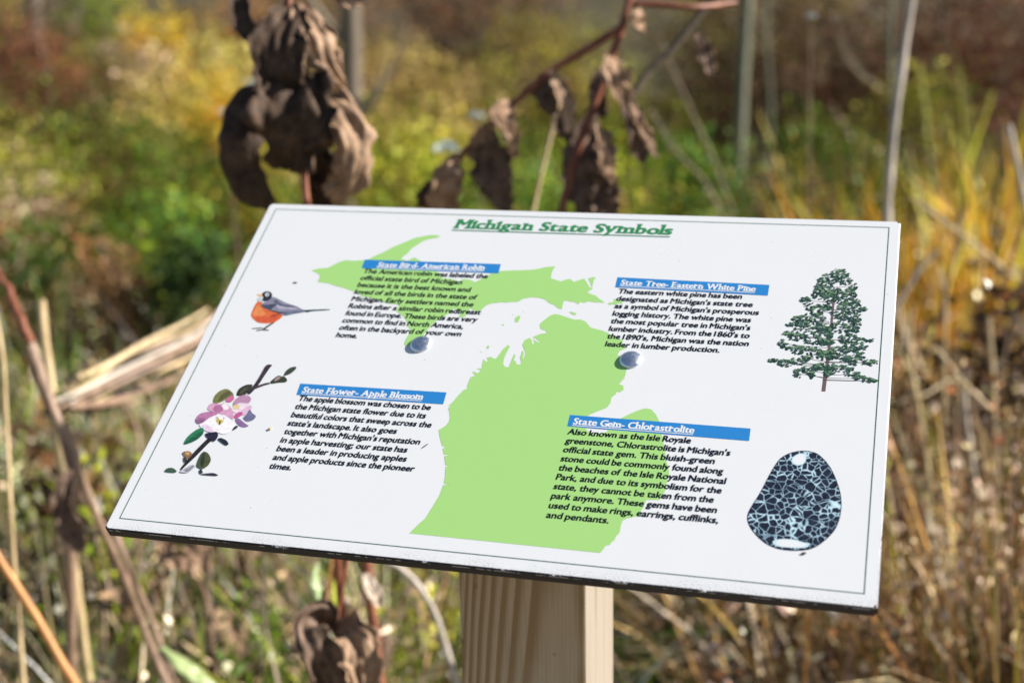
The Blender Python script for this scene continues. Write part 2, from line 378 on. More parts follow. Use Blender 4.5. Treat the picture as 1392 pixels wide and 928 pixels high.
LP = [(239.46,101.73),(242.34,100.09),(245.66,100.59),(249.12,101.8),(252.57,103.01),(256.01,104.22),(260.2,103.93),(263.61,105.13),(266.24,107.8),(268.34,110.5),(272.22,111.64),(276.61,112.74),(280.0,114.19),(283.53,116.46),(286.96,118.3),(291.39,120.06),(291.6,124.19),(294.45,127.0),(291.0,129.46),(290.11,132.53),(292.0,135.1),(296.2,138.82),(297.89,142.71),(298.05,145.37),(298.04,149.35),(297.66,154.66),(297.59,148.79),(297.01,153.46),(295.57,157.25),(298.21,157.95),(299.12,161.52),(297.38,163.48),(295.22,163.12),(294.92,165.32),(292.69,168.41),(292.81,172.89),(291.41,176.59),(285.84,180.1),(282.18,182.74),(279.28,185.65),(279.79,189.2),(280.51,192.89),(283.04,195.76),(287.3,197.59),(291.06,196.86),(294.71,195.54),(295.65,192.73),(297.38,188.85),(299.71,185.51),(302.27,183.4),(305.68,180.59),(310.92,176.97),(314.49,175.01),(318.45,175.42),(321.95,179.13),(324.62,183.87),(327.56,193.45),(329.24,198.16),(331.08,204.0),(332.09,207.49),(333.45,213.29),(335.71,218.93),(336.86,223.46),(336.19,228.15),(336.42,232.71),(336.04,236.16),(335.03,238.53),(334.2,242.0),(330.11,242.21),(326.54,242.82),(326.0,246.25),(325.65,248.52),(324.66,250.86),(324.76,254.18),(321.29,255.22),(317.87,256.59),(315.46,258.52),(315.13,261.85),(315.26,265.12),(315.19,264.98),(315.09,267.28),(313.62,269.73),(313.2,272.35),(311.8,273.72),(311.25,275.59),(309.1,276.28),(308.26,278.63),(306.89,281.48),(193.48,280.97),(197.48,273.42),(199.94,269.96),(202.22,260.88),(204.07,252.54),(204.35,245.92),(204.41,244.59),(207.99,243.89),(204.37,243.43),(203.95,239.31),(202.14,231.07),(204.34,230.34),(201.69,229.93),(199.14,223.17),(202.52,221.98),(198.55,222.02),(196.7,217.88),(198.06,216.01),(195.87,215.87),(194.33,212.87),(191.8,207.84),(190.19,203.55),(192.26,201.58),(193.91,199.64),(194.9,196.87),(194.81,193.28),(193.2,188.89),(191.67,185.93),(192.9,183.44),(190.99,184.53),(193.19,180.66),(195.83,173.97),(197.76,170.08),(200.03,168.58),(198.98,166.23),(199.28,163.39),(199.49,159.59),(199.35,157.32),(199.63,159.38),(202.24,157.14),(199.54,154.91),(200.24,154.3),(203.39,155.41),(204.87,152.84),(201.78,152.0),(202.9,151.36),(204.98,151.19),(204.42,148.09),(204.07,143.29),(206.15,145.2),(207.76,144.38),(205.9,142.04),(208.28,140.88),(211.33,142.45),(212.7,141.51),(213.61,138.67),(215.01,133.41),(217.35,129.73),(219.04,131.0),(218.08,135.96),(217.49,141.55),(218.1,146.32),(219.72,148.65),(222.37,148.72),(222.61,145.28),(222.91,141.13),(223.31,136.95),(224.51,138.94),(224.26,142.41),(225.92,143.65),(226.97,145.9),(229.64,146.09),(229.34,143.38),(227.73,140.07),(227.99,136.6),(227.89,133.83),(229.24,135.11),(229.7,138.54),(230.06,141.95),(230.74,138.46),(230.28,135.04),(228.62,132.38),(226.79,129.02),(227.41,124.76),(230.09,122.45),(232.07,124.14),(233.06,127.16),(234.14,128.2),(234.27,125.94),(233.02,123.64),(237.29,126.14),(238.24,125.65),(234.43,122.84),(232.09,121.88),(232.96,120.97),(236.66,118.43),(240.7,117.43),(239.4,115.39),(235.74,114.23),(234.28,110.03),(235.78,107.05),(237.65,104.32)]
ISL = [[(216.51,105.47),(218.15,103.18),(219.99,104.07),(219.68,107.44),(219.11,109.65),(217.13,109.06)],[(208.97,112.23),(209.66,111.46),(210.72,112.26),(210.06,113.17)],[(203.58,132.72),(204.23,130.99),(205.35,132.03),(205.26,134.28),(204.07,133.81)],[(200.42,137.31),(201.16,136.83),(201.72,137.35),(200.98,137.82)],[(251.47,97.58),(254.1,97.41),(256.87,98.96),(256.29,100.3),(254.04,99.73)],[(220.01,99.39),(220.76,98.9),(220.75,99.78)],[(275.53,88.71),(276.37,87.48),(279.2,86.72),(279.2,83.78),(281.43,84.38),(283.7,85.26),(285.52,86.6),(285.25,88.08),(283.06,87.63),(281.18,88.92),(278.52,88.81),(277.05,89.48)],[(213.91,102.73),(214.7,102.39),(214.72,103.41)]]
PARAS = [[('The American robin was labeled the',(97.88,70.32),(188.27,69.56)),('official state bird of Michigan',(97.58,77.48),(171.63,76.43)),('because it is the best known and',(97.5,84.29),(179.33,83.4)),('loved of all the birds in the state of',(97.24,90.77),(185.52,89.7)),('Michigan. Early settlers named the',(97.45,97.71),(184.87,96.62)),('Robins after a similar robin redbreast',(97.38,104.33),(191.93,103.6)),('found in Europe. These birds are very',(97.33,111.28),(191.16,110.0)),('common to find in North America,',(97.28,118.16),(183.47,117.22)),('often in the backyard of your own',(97.18,125.11),(183.53,123.96)),('home.',(97.13,131.86),(112.24,131.65))],[('The eastern white pine has been',(281.11,78.34),(361.62,78.73)),("designated as Michigan's state tree",(280.79,84.99),(369.19,85.62)),("as a symbol of Michigan's prosperous",(280.89,91.91),(373.86,92.6)),('logging history. The white pine was',(280.9,98.77),(369.62,99.28)),("the most popular tree in Michigan's",(280.78,105.33),(369.97,106.17)),("lumber industry. From the 1860's to",(280.72,112.18),(370.32,112.99)),("the 1890's, Michigan was the nation",(280.75,118.95),(370.5,119.74)),('leader in lumber production.',(280.63,125.78),(353.34,126.53))],[('The apple blossom was chosen to be',(90.54,188.91),(180.16,187.97)),('the Michigan state flower due to its',(90.17,195.71),(178.83,194.99)),('beautiful colors that sweep across the',(90.09,202.42),(184.49,201.76)),("state's landscape. It also goes",(89.9,209.31),(163.61,208.64)),("together with Michigan's reputation",(89.98,216.33),(180.91,215.52)),('in apple harvesting; our state has',(89.97,223.3),(174.57,222.53)),('been a leader in producing apples',(89.79,229.97),(176.18,229.59)),('and apple products since the pioneer',(89.96,237.0),(183.2,236.35)),('times.',(89.97,244.09),(104.65,243.61))],[('Also known as the Isle Royale',(271.18,199.34),(345.62,199.37)),("greenstone, Chlorastrolite is Michigan's",(271.19,206.11),(369.54,206.55)),('official state gem. This bluish-green',(271.16,213.06),(361.39,213.21)),('stone could be commonly found along',(271.08,219.69),(367.1,220.05)),('the beaches of the Isle Royale National',(271.07,226.61),(369.52,227.22)),('Park, and due to its symbolism for the',(271.3,233.65),(367.96,234.16)),('state, they cannot be taken from the',(271.24,240.65),(364.35,241.02)),('park anymore. These gems have been',(271.19,247.57),(367.02,247.91)),('used to make rings, earrings, cufflinks,',(271.23,254.4),(369.02,254.56)),('and pendants.',(271.01,260.85),(307.69,261.14))]]
BARS = [([(94.55,56.57),(194.68,55.54),(195.13,64.73),(94.91,65.23)],'State Bird- American Robin',(105.72,63.37),(184.28,62.24)),([(277.86,63.58),(377.99,64.81),(377.97,74.58),(278.04,73.08)],'State Tree- Eastern White Pine',(280.91,70.67),(369.5,71.5)),([(86.65,174.0),(187.11,173.13),(187.5,182.97),(87.27,183.7)],'State Flower- Apple Blossom',(90.08,181.37),(172.8,180.45)),([(269.7,184.32),(379.29,184.99),(379.41,194.36),(269.86,193.37)],'State Gem- Chlorastrolite',(272.81,191.35),(346.52,191.68))]
TITLE = ('Michigan State Symbols',(151.0,20.74),(307.28,20.3))
ROBIN = [('d96a3c',[(29.4,101.42),(27.95,104.32),(27.9,109.91),(28.2,115.43),(30.99,118.91),(36.73,122.61),(42.56,122.84),(47.91,121.83),(51.49,117.96),(52.44,114.7),(50.95,111.6),(46.76,110.96),(39.05,109.63),(32.38,105.43),(32.6,102.15)]),('e08a52',[(29.72,105.14),(29.32,109.81),(29.27,114.43),(31.37,116.13),(34.9,115.89),(40.19,114.62),(36.73,111.17),(32.33,106.83)]),('cf5c38',[(32.05,117.92),(36.92,121.23),(42.86,121.73),(47.95,120.02),(50.67,115.74),(47.54,115.03),(41.36,117.74),(36.11,117.18)]),('b04a34',[(42.27,116.31),(44.84,113.57),(49.36,112.16),(51.41,113.86),(48.24,114.99),(44.87,117.5)]),('b9c4c8',[(27.64,98.72),(30.5,98.54),(32.74,102.14),(29.0,102.85),(27.55,101.35)]),('e8b878',[(24.73,95.31),(28.03,94.92),(30.49,96.18),(30.19,98.09),(27.02,96.68)]),('878699',[(38.01,97.12),(41.2,97.86),(47.5,101.19),(54.14,103.55),(59.7,105.04),(64.22,107.69),(68.96,109.02),(67.19,110.05),(58.84,112.63),(52.37,114.52),(46.86,111.23),(39.05,109.63),(32.62,106.07),(32.55,103.56),(36.53,100.96)]),('a9a8bb',[(43.93,103.29),(48.17,103.01),(55.49,105.31),(61.36,107.69),(55.93,108.51),(48.74,108.53),(44.56,106.96)]),('4a4f62',[(32.48,106.08),(33.63,104.89),(37.35,105.11),(42.51,103.38),(44.6,105.1),(42.44,107.09),(41.97,109.71),(38.24,109.41),(34.83,108.06)]),('2a2f3c',[(29.12,93.9),(31.0,92.08),(34.37,92.25),(36.91,94.55),(38.0,98.06),(36.53,100.96),(33.67,102.08),(31.37,100.83),(31.62,97.99),(29.32,95.78)]),('3a4a50',[(38.24,109.41),(43.51,109.98),(49.1,111.45),(55.34,110.85),(63.84,108.63),(64.85,109.48),(55.72,111.92),(49.62,112.88),(44.05,111.42)]),('6a7288',[(52.44,114.7),(53.4,111.43),(58.51,109.72),(64.53,108.58),(67.48,109.85),(60.1,112.17),(55.77,114.02)]),('2f4a48',[(63.77,108.45),(84.6,106.06),(85.18,106.94),(71.77,108.92),(68.91,110.49),(67.38,109.58)]),('5e5c70',[(40.07,101.67),(41.85,99.22),(42.92,100.55),(46.05,103.15),(54.62,104.91),(59.48,106.43),(53.71,106.35),(45.3,105.05)]),('e6ecf0',[(31.75,95.63),(31.84,93.92),(33.42,93.64),(34.97,95.24),(34.66,96.95),(33.09,97.24)]),('15181c',[(32.75,95.57),(32.91,94.8),(33.62,94.76),(34.22,95.57),(33.96,96.43),(33.17,96.3)]),('4a4448',[(48.32,120.63),(49.0,121.3),(45.27,126.26),(43.35,128.74),(41.86,128.57),(43.77,125.11)]),('4a4448',[(33.4,128.0),(41.79,126.51),(42.75,127.16),(34.65,128.46)]),('5a5458',[(37.56,129.51),(42.39,128.09),(47.1,128.29),(47.08,129.19),(42.37,128.99),(38.87,130.13)])]
FLOWER = [('2a2628',[(30.74,251.0),(34.69,237.11),(40.26,223.75),(42.77,219.98),(46.1,223.2),(42.62,227.05),(37.78,239.69),(33.36,248.7),(32.56,251.05)]),('3a3038',[(52.2,185.88),(54.94,176.93),(55.94,168.66),(56.41,159.43),(61.46,159.29),(60.37,161.94),(58.87,170.95),(57.91,177.93),(55.01,186.5)]),('4a3a3c',[(54.34,180.73),(60.35,176.23),(64.89,174.6),(65.72,176.28),(61.54,178.0),(55.93,182.21)]),('3e4a38',[(72.21,167.97),(72.64,163.5),(75.12,160.38),(78.44,159.61),(79.17,161.08),(78.36,163.68),(76.38,166.74),(72.93,168.54)]),('38402e',[(64.75,174.24),(68.57,167.88),(71.65,169.27),(72.64,168.31),(76.53,171.39),(76.41,173.9),(71.04,174.59),(66.02,176.26)]),('a88a8a',[(67.2,172.53),(68.93,168.86),(71.38,169.92),(69.78,172.57),(67.81,173.61)]),('34382e',[(45.48,187.94),(45.06,182.13),(48.66,178.08),(54.04,177.25),(53.8,182.02),(52.03,186.76),(48.42,188.06)]),('50503a',[(46.98,185.7),(47.83,181.27),(51.64,179.08),(50.77,183.52),(48.95,186.77)]),('787848',[(31.72,195.91),(30.39,189.6),(32.57,184.69),(36.83,182.33),(42.24,185.48),(44.72,188.62),(40.47,191.46),(35.92,195.54)]),('5a5a3a',[(34.58,194.8),(34.93,187.97),(38.61,184.17),(42.48,186.09),(39.9,190.02)]),('b48ca8',[(45.87,192.59),(48.28,187.7),(52.93,186.43),(56.93,188.8),(57.8,192.41),(55.26,195.08),(50.08,194.92),(46.61,197.05)]),('ecd8e4',[(46.43,198.66),(48.33,195.68),(51.5,193.33),(57.9,193.99),(60.44,195.84),(60.65,199.82),(58.8,204.21),(53.53,203.72),(47.85,200.96)]),('d8b4cc',[(54.04,199.8),(58.35,195.17),(60.44,195.84),(60.65,199.82),(58.8,204.21),(54.42,203.4)]),('d8c890',[(46.61,197.05),(49.13,195.12),(51.78,196.11),(51.7,199.04),(48.52,200.05)]),('6e6e90',[(57.32,206.14),(58.9,203.96),(59.4,197.87),(62.31,201.49),(66.42,203.52),(65.51,207.19),(61.66,208.98)]),('8a6a9a',[(52.15,207.45),(54.44,206.04),(61.26,210.56),(64.65,212.03),(61.49,213.75),(56.98,212.5)]),('c05a90',[(50.82,205.89),(51.51,202.45),(53.91,200.78),(56.42,202.25),(55.24,205.49),(52.75,206.91)]),('d4a0c0',[(30.01,201.33),(30.06,196.42),(32.82,195.57),(38.29,196.32),(40.0,192.85),(44.63,197.23),(48.41,200.55),(52.52,208.38),(47.47,206.43),(41.37,203.96),(34.22,202.78)]),('f0e4ec',[(38.77,197.5),(40.1,193.09),(45.2,198.15),(44.16,200.68),(40.95,200.36)]),('b07098',[(34.05,200.6),(34.31,196.67),(38.53,196.91),(42.18,200.86),(39.16,203.55),(35.61,202.41)]),('c86a98',[(39.9,193.11),(40.81,189.7),(43.69,187.84),(45.77,190.75),(44.61,193.56),(42.76,194.09)]),('b87aa4',[(25.1,210.62),(25.98,205.34),(29.84,203.41),(35.71,202.65),(39.89,204.09),(34.74,207.82),(31.21,212.95),(27.99,213.85)]),('8c6484',[(25.1,210.62),(28.29,208.4),(32.64,208.98),(31.21,212.95),(27.99,213.85)]),('f4f0f4',[(28.93,214.12),(32.36,212.01),(34.64,207.59),(39.89,204.09),(46.03,205.36),(51.9,209.39),(54.37,211.79),(53.97,217.16),(50.14,220.7),(45.51,219.25),(39.65,219.8),(34.78,218.35)]),('e2cce0',[(31.34,214.5),(33.68,212.73),(38.94,215.59),(42.79,218.8),(39.65,219.8),(34.78,218.35)]),('cab868',[(39.54,209.55),(40.57,207.05),(42.99,209.24),(45.08,208.09),(45.4,211.42),(43.64,213.37),(41.47,211.78)]),('4a4040',[(42.38,210.26),(42.7,209.27),(43.85,210.6),(44.13,213.32),(43.31,212.8)]),('4a4040',[(43.63,207.02),(45.01,206.65),(45.08,208.09)]),('9a8a50',[(38.5,207.48),(40.39,206.59),(40.47,207.3),(39.27,208.38)]),('2e7a54',[(25.42,231.5),(25.57,225.14),(28.33,219.55),(32.06,216.23),(34.5,217.19),(35.76,221.23),(33.98,225.76),(30.28,229.04)]),('235c44',[(25.42,231.5),(28.01,226.09),(31.25,221.65),(34.82,218.94),(35.76,221.23),(33.98,225.76),(30.28,229.04)]),('26263a',[(36.5,220.8),(40.63,219.71),(44.36,218.41),(46.81,221.96),(45.85,227.56),(41.79,225.02),(38.79,223.89)]),('262a36',[(46.56,224.33),(49.11,223.15),(53.89,225.04),(56.59,228.04),(55.06,229.23),(50.69,227.09)]),('24303a',[(54.13,216.79),(55.09,212.32),(57.49,213.29),(55.85,216.04)]),('4c5438',[(41.25,246.77),(40.43,240.0),(41.25,234.74),(45.32,236.07),(49.47,240.83),(49.38,245.96),(46.25,249.21),(42.66,247.76)]),('303828',[(42.47,243.23),(41.48,235.29),(44.3,238.47),(46.06,245.15),(45.28,248.07)]),('3e5a48',[(21.39,253.53),(22.23,250.38),(25.95,249.67),(30.15,251.97),(29.61,253.49)]),('38343e',[(44.92,253.18),(50.74,251.69),(55.31,250.78),(60.52,252.93)]),('b8b8c4',[(31.53,252.85),(33.15,250.08),(38.4,245.46),(41.28,247.56),(37.88,252.99)]),('8a8a92',[(34.09,251.12),(37.39,248.29),(39.93,245.99),(39.68,248.97),(37.61,252.34)]),('30363a',[(44.52,249.84),(45.79,248.81),(48.28,251.71),(46.26,252.82)]),('8a6a50',[(27.03,236.93),(32.0,235.52),(35.58,238.75),(33.26,242.08),(29.91,240.12)]),('c09a60',[(29.06,237.66),(31.31,236.28),(33.47,237.81),(32.23,239.66)]),('403a34',[(29.52,240.15),(33.26,242.08),(33.03,245.08),(31.59,244.54)])]
CLUMPS = [(420.93,52.26,5.17,3.86),(416.52,56.67,6.1,4.12),(424.49,56.2,3.28,4.8),(410.14,59.81,1.88,2.75),(412.54,66.53,5.6,5.41),(409.11,70.83,3.73,4.04),(430.05,62.73,2.79,4.07),(429.5,68.88,3.7,4.03),(424.17,72.59,5.54,5.34),(416.03,75.8,4.63,4.0),(401.14,76.75,3.26,1.61),(405.31,81.85,3.71,3.32),(410.25,85.53,4.61,3.95),(431.88,77.45,4.58,3.32),(436.8,83.1,2.91,1.97),(428.55,82.99,5.48,4.6),(429.05,90.85,7.26,5.19),(434.8,95.66,3.16,3.22),(397.98,94.29,2.77,2.61),(404.54,95.15,6.43,4.55),(394.7,99.11,2.76,1.3),(402.23,100.54,5.49,3.23),(411.79,93.34,3.66,3.9),(413.3,101.06,4.55,3.85),(424.11,99.0,4.53,3.85),(431.51,101.06,4.5,3.19),(393.63,107.64,2.75,1.92),(399.23,108.52,4.56,3.19),(407.54,109.2,6.35,4.45),(415.08,112.48,3.6,2.53),(419.13,105.8,2.71,2.55),(430.19,108.83,6.26,3.15),(439.17,108.8,6.23,1.52),(435.04,114.79,6.22,3.12),(390.69,115.56,1.82,2.53),(393.66,117.89,2.73,1.89),(400.24,119.93,4.52,3.13),(408.47,120.57,5.39,3.12),(416.74,122.45,3.57,2.49),(423.7,119.41,3.57,3.12),(430.75,117.63,4.44,2.49),(438.14,122.06,3.53,2.46),(387.55,130.34,3.61,1.24),(394.04,131.7,4.5,2.71),(401.12,129.9,4.48,2.22),(407.18,126.94,4.48,1.85),(429.45,125.21,5.31,2.46),(434.91,127.26,5.27,2.45),(443.76,127.79,4.38,1.84),(447.23,126.91,1.57,0.98),(402.87,139.64,2.23,3.04),(407.95,136.17,4.0,2.43),(410.96,140.21,1.59,1.81),(415.8,133.69,5.31,2.44),(422.08,134.42,3.53,3.04),(428.25,133.93,6.15,2.43),(434.66,137.68,4.37,1.81),(439.2,140.33,3.48,1.8),(444.51,141.7,3.29,1.43),(448.0,142.01,1.29,0.6)]
TRUNK = [(417.6,152.69),(419.88,152.61),(420.05,140.69),(420.31,129.64),(420.31,117.16),(420.12,104.44),(420.11,91.46),(420.1,78.22),(419.16,64.76),(418.32,64.81),(418.63,78.31),(418.65,91.56),(418.67,104.55),(418.6,117.28),(418.36,129.79),(417.76,140.87)]
GEM = [(409.13,198.59),(414.85,198.5),(419.25,199.94),(423.86,204.58),(427.81,210.59),(431.15,218.38),(433.82,227.0),(434.88,234.78),(434.58,243.45),(432.75,251.32),(429.15,257.63),(423.58,264.11),(418.42,266.95),(411.1,268.21),(403.62,268.08),(397.25,265.88),(392.02,261.84),(387.27,256.41),(384.77,251.52),(384.1,246.81),(385.61,241.39),(388.38,234.46),(390.53,227.97),(392.6,220.53),(395.32,212.02),(398.25,205.25),(402.89,201.07)]
SHINE = [[(404.81,206.46),(405.94,203.1),(409.31,200.63),(412.21,201.09),(412.87,204.74),(412.08,208.05),(408.68,209.76),(406.08,208.64)],[(399.75,263.5),(402.98,261.44),(407.02,260.82),(411.8,260.86),(415.98,262.06),(419.7,262.06),(418.27,265.14),(412.93,266.01),(407.52,266.13),(402.74,266.09)]]
PALE = [[(407.12,239.51),(410.48,238.27),(413.49,241.0),(416.16,239.84),(420.77,241.51),(421.31,244.04),(417.84,243.56),(413.79,244.44),(409.57,243.6)],[(409.37,233.56),(412.71,231.88),(415.65,233.77),(411.55,234.65)],[(415.7,230.24),(419.46,229.4),(421.77,232.24),(420.6,235.0),(417.33,233.15)],[(408.93,220.67),(411.64,219.48),(413.96,221.95),(410.63,224.09)],[(409.58,211.97),(413.76,211.09),(419.72,215.04),(417.15,218.02),(413.98,213.8)],[(388.53,242.39),(390.43,240.43),(391.58,244.69),(390.38,246.56)],[(393.98,237.41),(396.24,238.93),(395.03,240.81)],[(425.75,239.24),(429.7,237.07),(429.18,244.04),(426.26,246.08)],[(418.11,212.48),(422.93,211.08),(423.9,214.62),(420.35,214.07)],[(396.19,262.22),(400.06,259.66),(406.84,258.89),(406.32,260.64),(400.26,261.75)]]
BOLTS = [(158.47,133.65),(299.25,136.45)]
DEBRIS = [(50.36,82.16),(79.61,213.13),(185.28,216.79),(417.21,269.13)]
WEAR = [[(255.75,263.37),(257.23,267.88)]]

# thin green border line
def frame_polys(i, w):
    x0, y0, x1, y1 = i, i * .92, PW - i, PH - 8.2
    return [([(x0, y0), (x1, y0), (x1, y0 + w), (x0, y0 + w)], 0, .05), ([(x0, y1 - w), (x1, y1 - w), (x1, y1), (x0, y1)], 0, .05),
            ([(x0, y0 + w), (x0 + w, y0 + w), (x0 + w, y1 - w), (x0, y1 - w)], 0, .05), ([(x1 - w, y0 + w), (x1, y0 + w), (x1, y1 - w), (x1 - w, y1 - w)], 0, .05)]
print_mesh('border_line', frame_polys(6.9, .62), [ink('border_ink', '2f5a4c')])

# the state map
m_green = ink('map_green', 'a6d680')
print_mesh('state_map', [(UP, 0, .06), (LP, 0, .06)] + [(i, 0, .06) for i in ISL], [m_green])

# lettering ---------------------------------------------------------
_cache = {}
def glyphs(text, size, bold, shear=0.0):
    key = (text, bold, shear)
    if key not in _cache:
        cu = bpy.data.curves.new('t', 'FONT'); cu.body = text; cu.size = 1; cu.offset = bold; cu.shear = shear
        cu.resolution_u = 3; cu.fill_mode = 'FRONT'
        ob = bpy.data.objects.new('t', cu); COL.objects.link(ob)
        dg = bpy.context.evaluated_depsgraph_get(); dg.update()
        me = bpy.data.meshes.new_from_object(ob.evaluated_get(dg))
        v = np.empty(len(me.vertices) * 3, np.float32); me.vertices.foreach_get('co', v)
        _cache[key] = (v.reshape(-1, 3)[:, :2].copy(), [list(p.vertices) for p in me.polygons])
        bpy.data.objects.remove(ob); bpy.data.curves.remove(cu); bpy.data.meshes.remove(me)
    return _cache[key]

class Type:
    def __init__(self): self.v = []; self.f = []
    def put(self, xy, faces, z):
        b = len(self.v); self.v += [loc((x, y), z) for x, y in xy]
        for f in faces:
            p, q, r = (self.v[b + f[i]] for i in (0, 1, 2))
            self.f.append([b + i for i in (f if (q - p).cross(r - p).z > 0 else f[::-1])])
    def build(self, name, m):
        me = bpy.data.meshes.new(name); me.from_pydata(self.v, [], self.f); me.update()
        return link(name, me, [m], panel, keep=False)

m_black = ink('text_ink', '10131c'); m_blue = ink('bar_blue', '2b83ca'); m_wht = mat('bar_white', (.68, .70, .715), .36, .45); m_title = ink('title_green', '2f8a50')
BODY = 6.35                                  # mm type size
PNAMES = ['robin', 'pine', 'blossom', 'gem']
for para in PARAS:
    T = Type(); n = len(para)
    x0 = float(np.median([a[0] for _, a, _ in para])); ys = [(a[1] + b[1]) / 2 for _, a, b in para]
    pitch, y0 = np.polyfit(np.arange(n), ys, 1)
    for i, (s, a, b) in enumerate(para):
        pen = 0.0; put = []
        for word in s.split(' '):
            if word[0] == 'M': parts_ = [(word, 0.0)]
            else: parts_ = [(word, 0.0)]
            for q_, (tx, of) in enumerate(parts_):
                xy, fs = glyphs(tx, 1, of); lo, hi = xy[:, 0].min(), xy[:, 0].max()
                if q_: pen += .085
                put.append((xy - np.array([lo - pen, 0]), fs)); pen += hi - lo
            pen += .335 if word[-1] in ',;' else .295
        pen -= .295; k = (b[0] - x0) / pen; y = y0 + pitch * i
        for j, (dx, dy) in enumerate(((-.18, -.08), (-.18, .08), (.18, -.08), (.18, .08), (0, 0))):   # heavy weight: struck five times
            for xy, fs in put: T.put([(x0 + p[0] * k + dx + .10 * p[1] * BODY, y + dy - p[1] * BODY) for p in xy], fs, .16 + .006 * j)
    T.build('body_text', m_black)

SLAB = {'M': [(.1, 'b'), (.9, 'b'), (.1, 'c'), (.9, 'c')], 'B': [(.08, 'b'), (.08, 'c')], 'A': [(.06, 'b'), (.94, 'b')], 'R': [(.1, 'b'), (.92, 'b'), (.08, 'c')],
        'T': [(.5, 'b')], 'E': [(.08, 'b'), (.08, 'c')], 'W': [(.07, 'c'), (.93, 'c'), (.5, 'c')], 'P': [(.1, 'b'), (.08, 'c')], 'F': [(.1, 'b'), (.08, 'c')],
        'i': [(.5, 'b'), (.2, 'x')], 'h': [(.13, 'b'), (.87, 'b'), (.06, 'a')], 'n': [(.13, 'b'), (.87, 'b'), (.06, 'x')], 'm': [(.08, 'b'), (.5, 'b'), (.92, 'b'), (.04, 'x')],
        'r': [(.25, 'b'), (.15, 'x')], 'l': [(.5, 'b'), (.2, 'a')], 'd': [(.93, 'b'), (.82, 'a')], 'b': [(.08, 'a')], 'p': [(.12, 'd'), (.06, 'x')],
        'y': [(.08, 'x'), (.92, 'x')], 'w': [(.06, 'x'), (.94, 'x')], 'a': [(.95, 'b')], 'u': [(.06, 'x')]}
LEV = {'b': (0, .085), 'x': (.47, .555), 'c': (.645, .73), 'a': (.68, .765), 'd': (-.2, -.115)}
def slab_line(T, s, a, b, size, bold, shear, z, under=None):
    pen = 0.0; items = []
    for ch in s:
        if ch == ' ': pen += .34; continue
        xy, fs = glyphs(ch, 1, 0 if ch == 'M' else bold); lo, hi = xy[:, 0].min(), xy[:, 0].max()
        w = (hi - lo) * 1.12
        ext = .10 if ch in SLAB else .03
        pen += ext * .72
        items.append(('g', pen, lo, 1.12, xy, fs))
        for q, lv in SLAB.get(ch, []):
            l, h = LEV[lv]; c = pen + w * q; e = .155 if lv in 'bdc' else .13
            items.append(('s', c - e, c + e, l, h))
        pen += w + ext * .72
    k = (b[0] - a[0]) / pen
    for j, it in enumerate(items):
        zz = z + .004 * (j % 3)
        def tr(x, y): return (a[0] + x * k + shear * y * size, a[1] + (b[1] - a[1]) * (x / pen) - y * size)
        if it[0] == 'g':
            for q_, (dx, dy) in enumerate(((-.036, -.012), (-.036, .012), (.036, -.012), (.036, .012), (0, 0))): T.put([tr(it[1] + dx + (p[0] - it[2]) * it[3], p[1] + dy) for p in it[4]], it[5], zz + .0006 * q_)
        else: T.put([tr(it[1], it[3]), tr(it[2], it[3]), tr(it[2], it[4]), tr(it[1], it[4])], [[0, 1, 2, 3]], zz + .02)
    if under:
        y0_, y1_ = under
        def tr(x, y): return (a[0] + x * k + shear * y * size, a[1] + (b[1] - a[1]) * (x / pen) - y * size)
        T.put([tr(0, y0_), tr(pen, y0_), tr(pen, y1_), tr(0, y1_)], [[0, 1, 2, 3]], z + .03)
for quad, s, a, b in BARS:
    print_mesh('heading_bar', [(quad, 0, .10)], [m_blue])
    T = Type(); slab_line(T, s, a, b, 7.0, 0, .10, .16, (-.19, -.11)); T.build('heading_text', m_wht)
T = Type(); slab_line(T, TITLE[0], TITLE[1], TITLE[2], 12.6, 0, .16, .16, (-.21, -.15)); T.build('title_text', m_title)

# pictures -----------------------------------------------------------
def soften(pts, rounds=2):                                            # rounds the corners of a traced outline
    for _ in range(rounds):
        pts = [q for a, b in zip(pts, pts[1:] + pts[:1]) for q in ((a[0] * .78 + b[0] * .22, a[1] * .78 + b[1] * .22), (a[0] * .22 + b[0] * .78, a[1] * .22 + b[1] * .78))]
    return pts
def print_ink(name, h):                                              # a printed photograph: the tone varies a little within each patch
    m = ink(name, h); N = NT(m); c = tuple(v * .84 for v in hexc(h)[:3]); o = N.obj()
    f = N.math('ADD', N.math('MULTIPLY', N.noise(N.scaled(o, (1, 2.2, 1)), 230, 4, .65), .7), N.math('MULTIPLY', N.noise(o, 1500, 2), .3))
    N.l(N.ramp(f, [(.30, tuple(v * .68 for v in c)), (.5, c), (.70, tuple(min(.8, v * 1.2 + .02) for v in c))]), N.b.inputs['Base Color']); return m
def picture(name, layers):
    cols = []; polys = []
    for i, (h, pts) in enumerate(layers):
        if h not in cols: cols.append(h)
        polys.append((soften(pts), cols.index(h), .06 + .006 * i))
    return print_mesh(name, polys, [print_ink('print_' + name, h) for h in cols])
picture('robin_picture', ROBIN)
picture('blossom_picture', FLOWER)

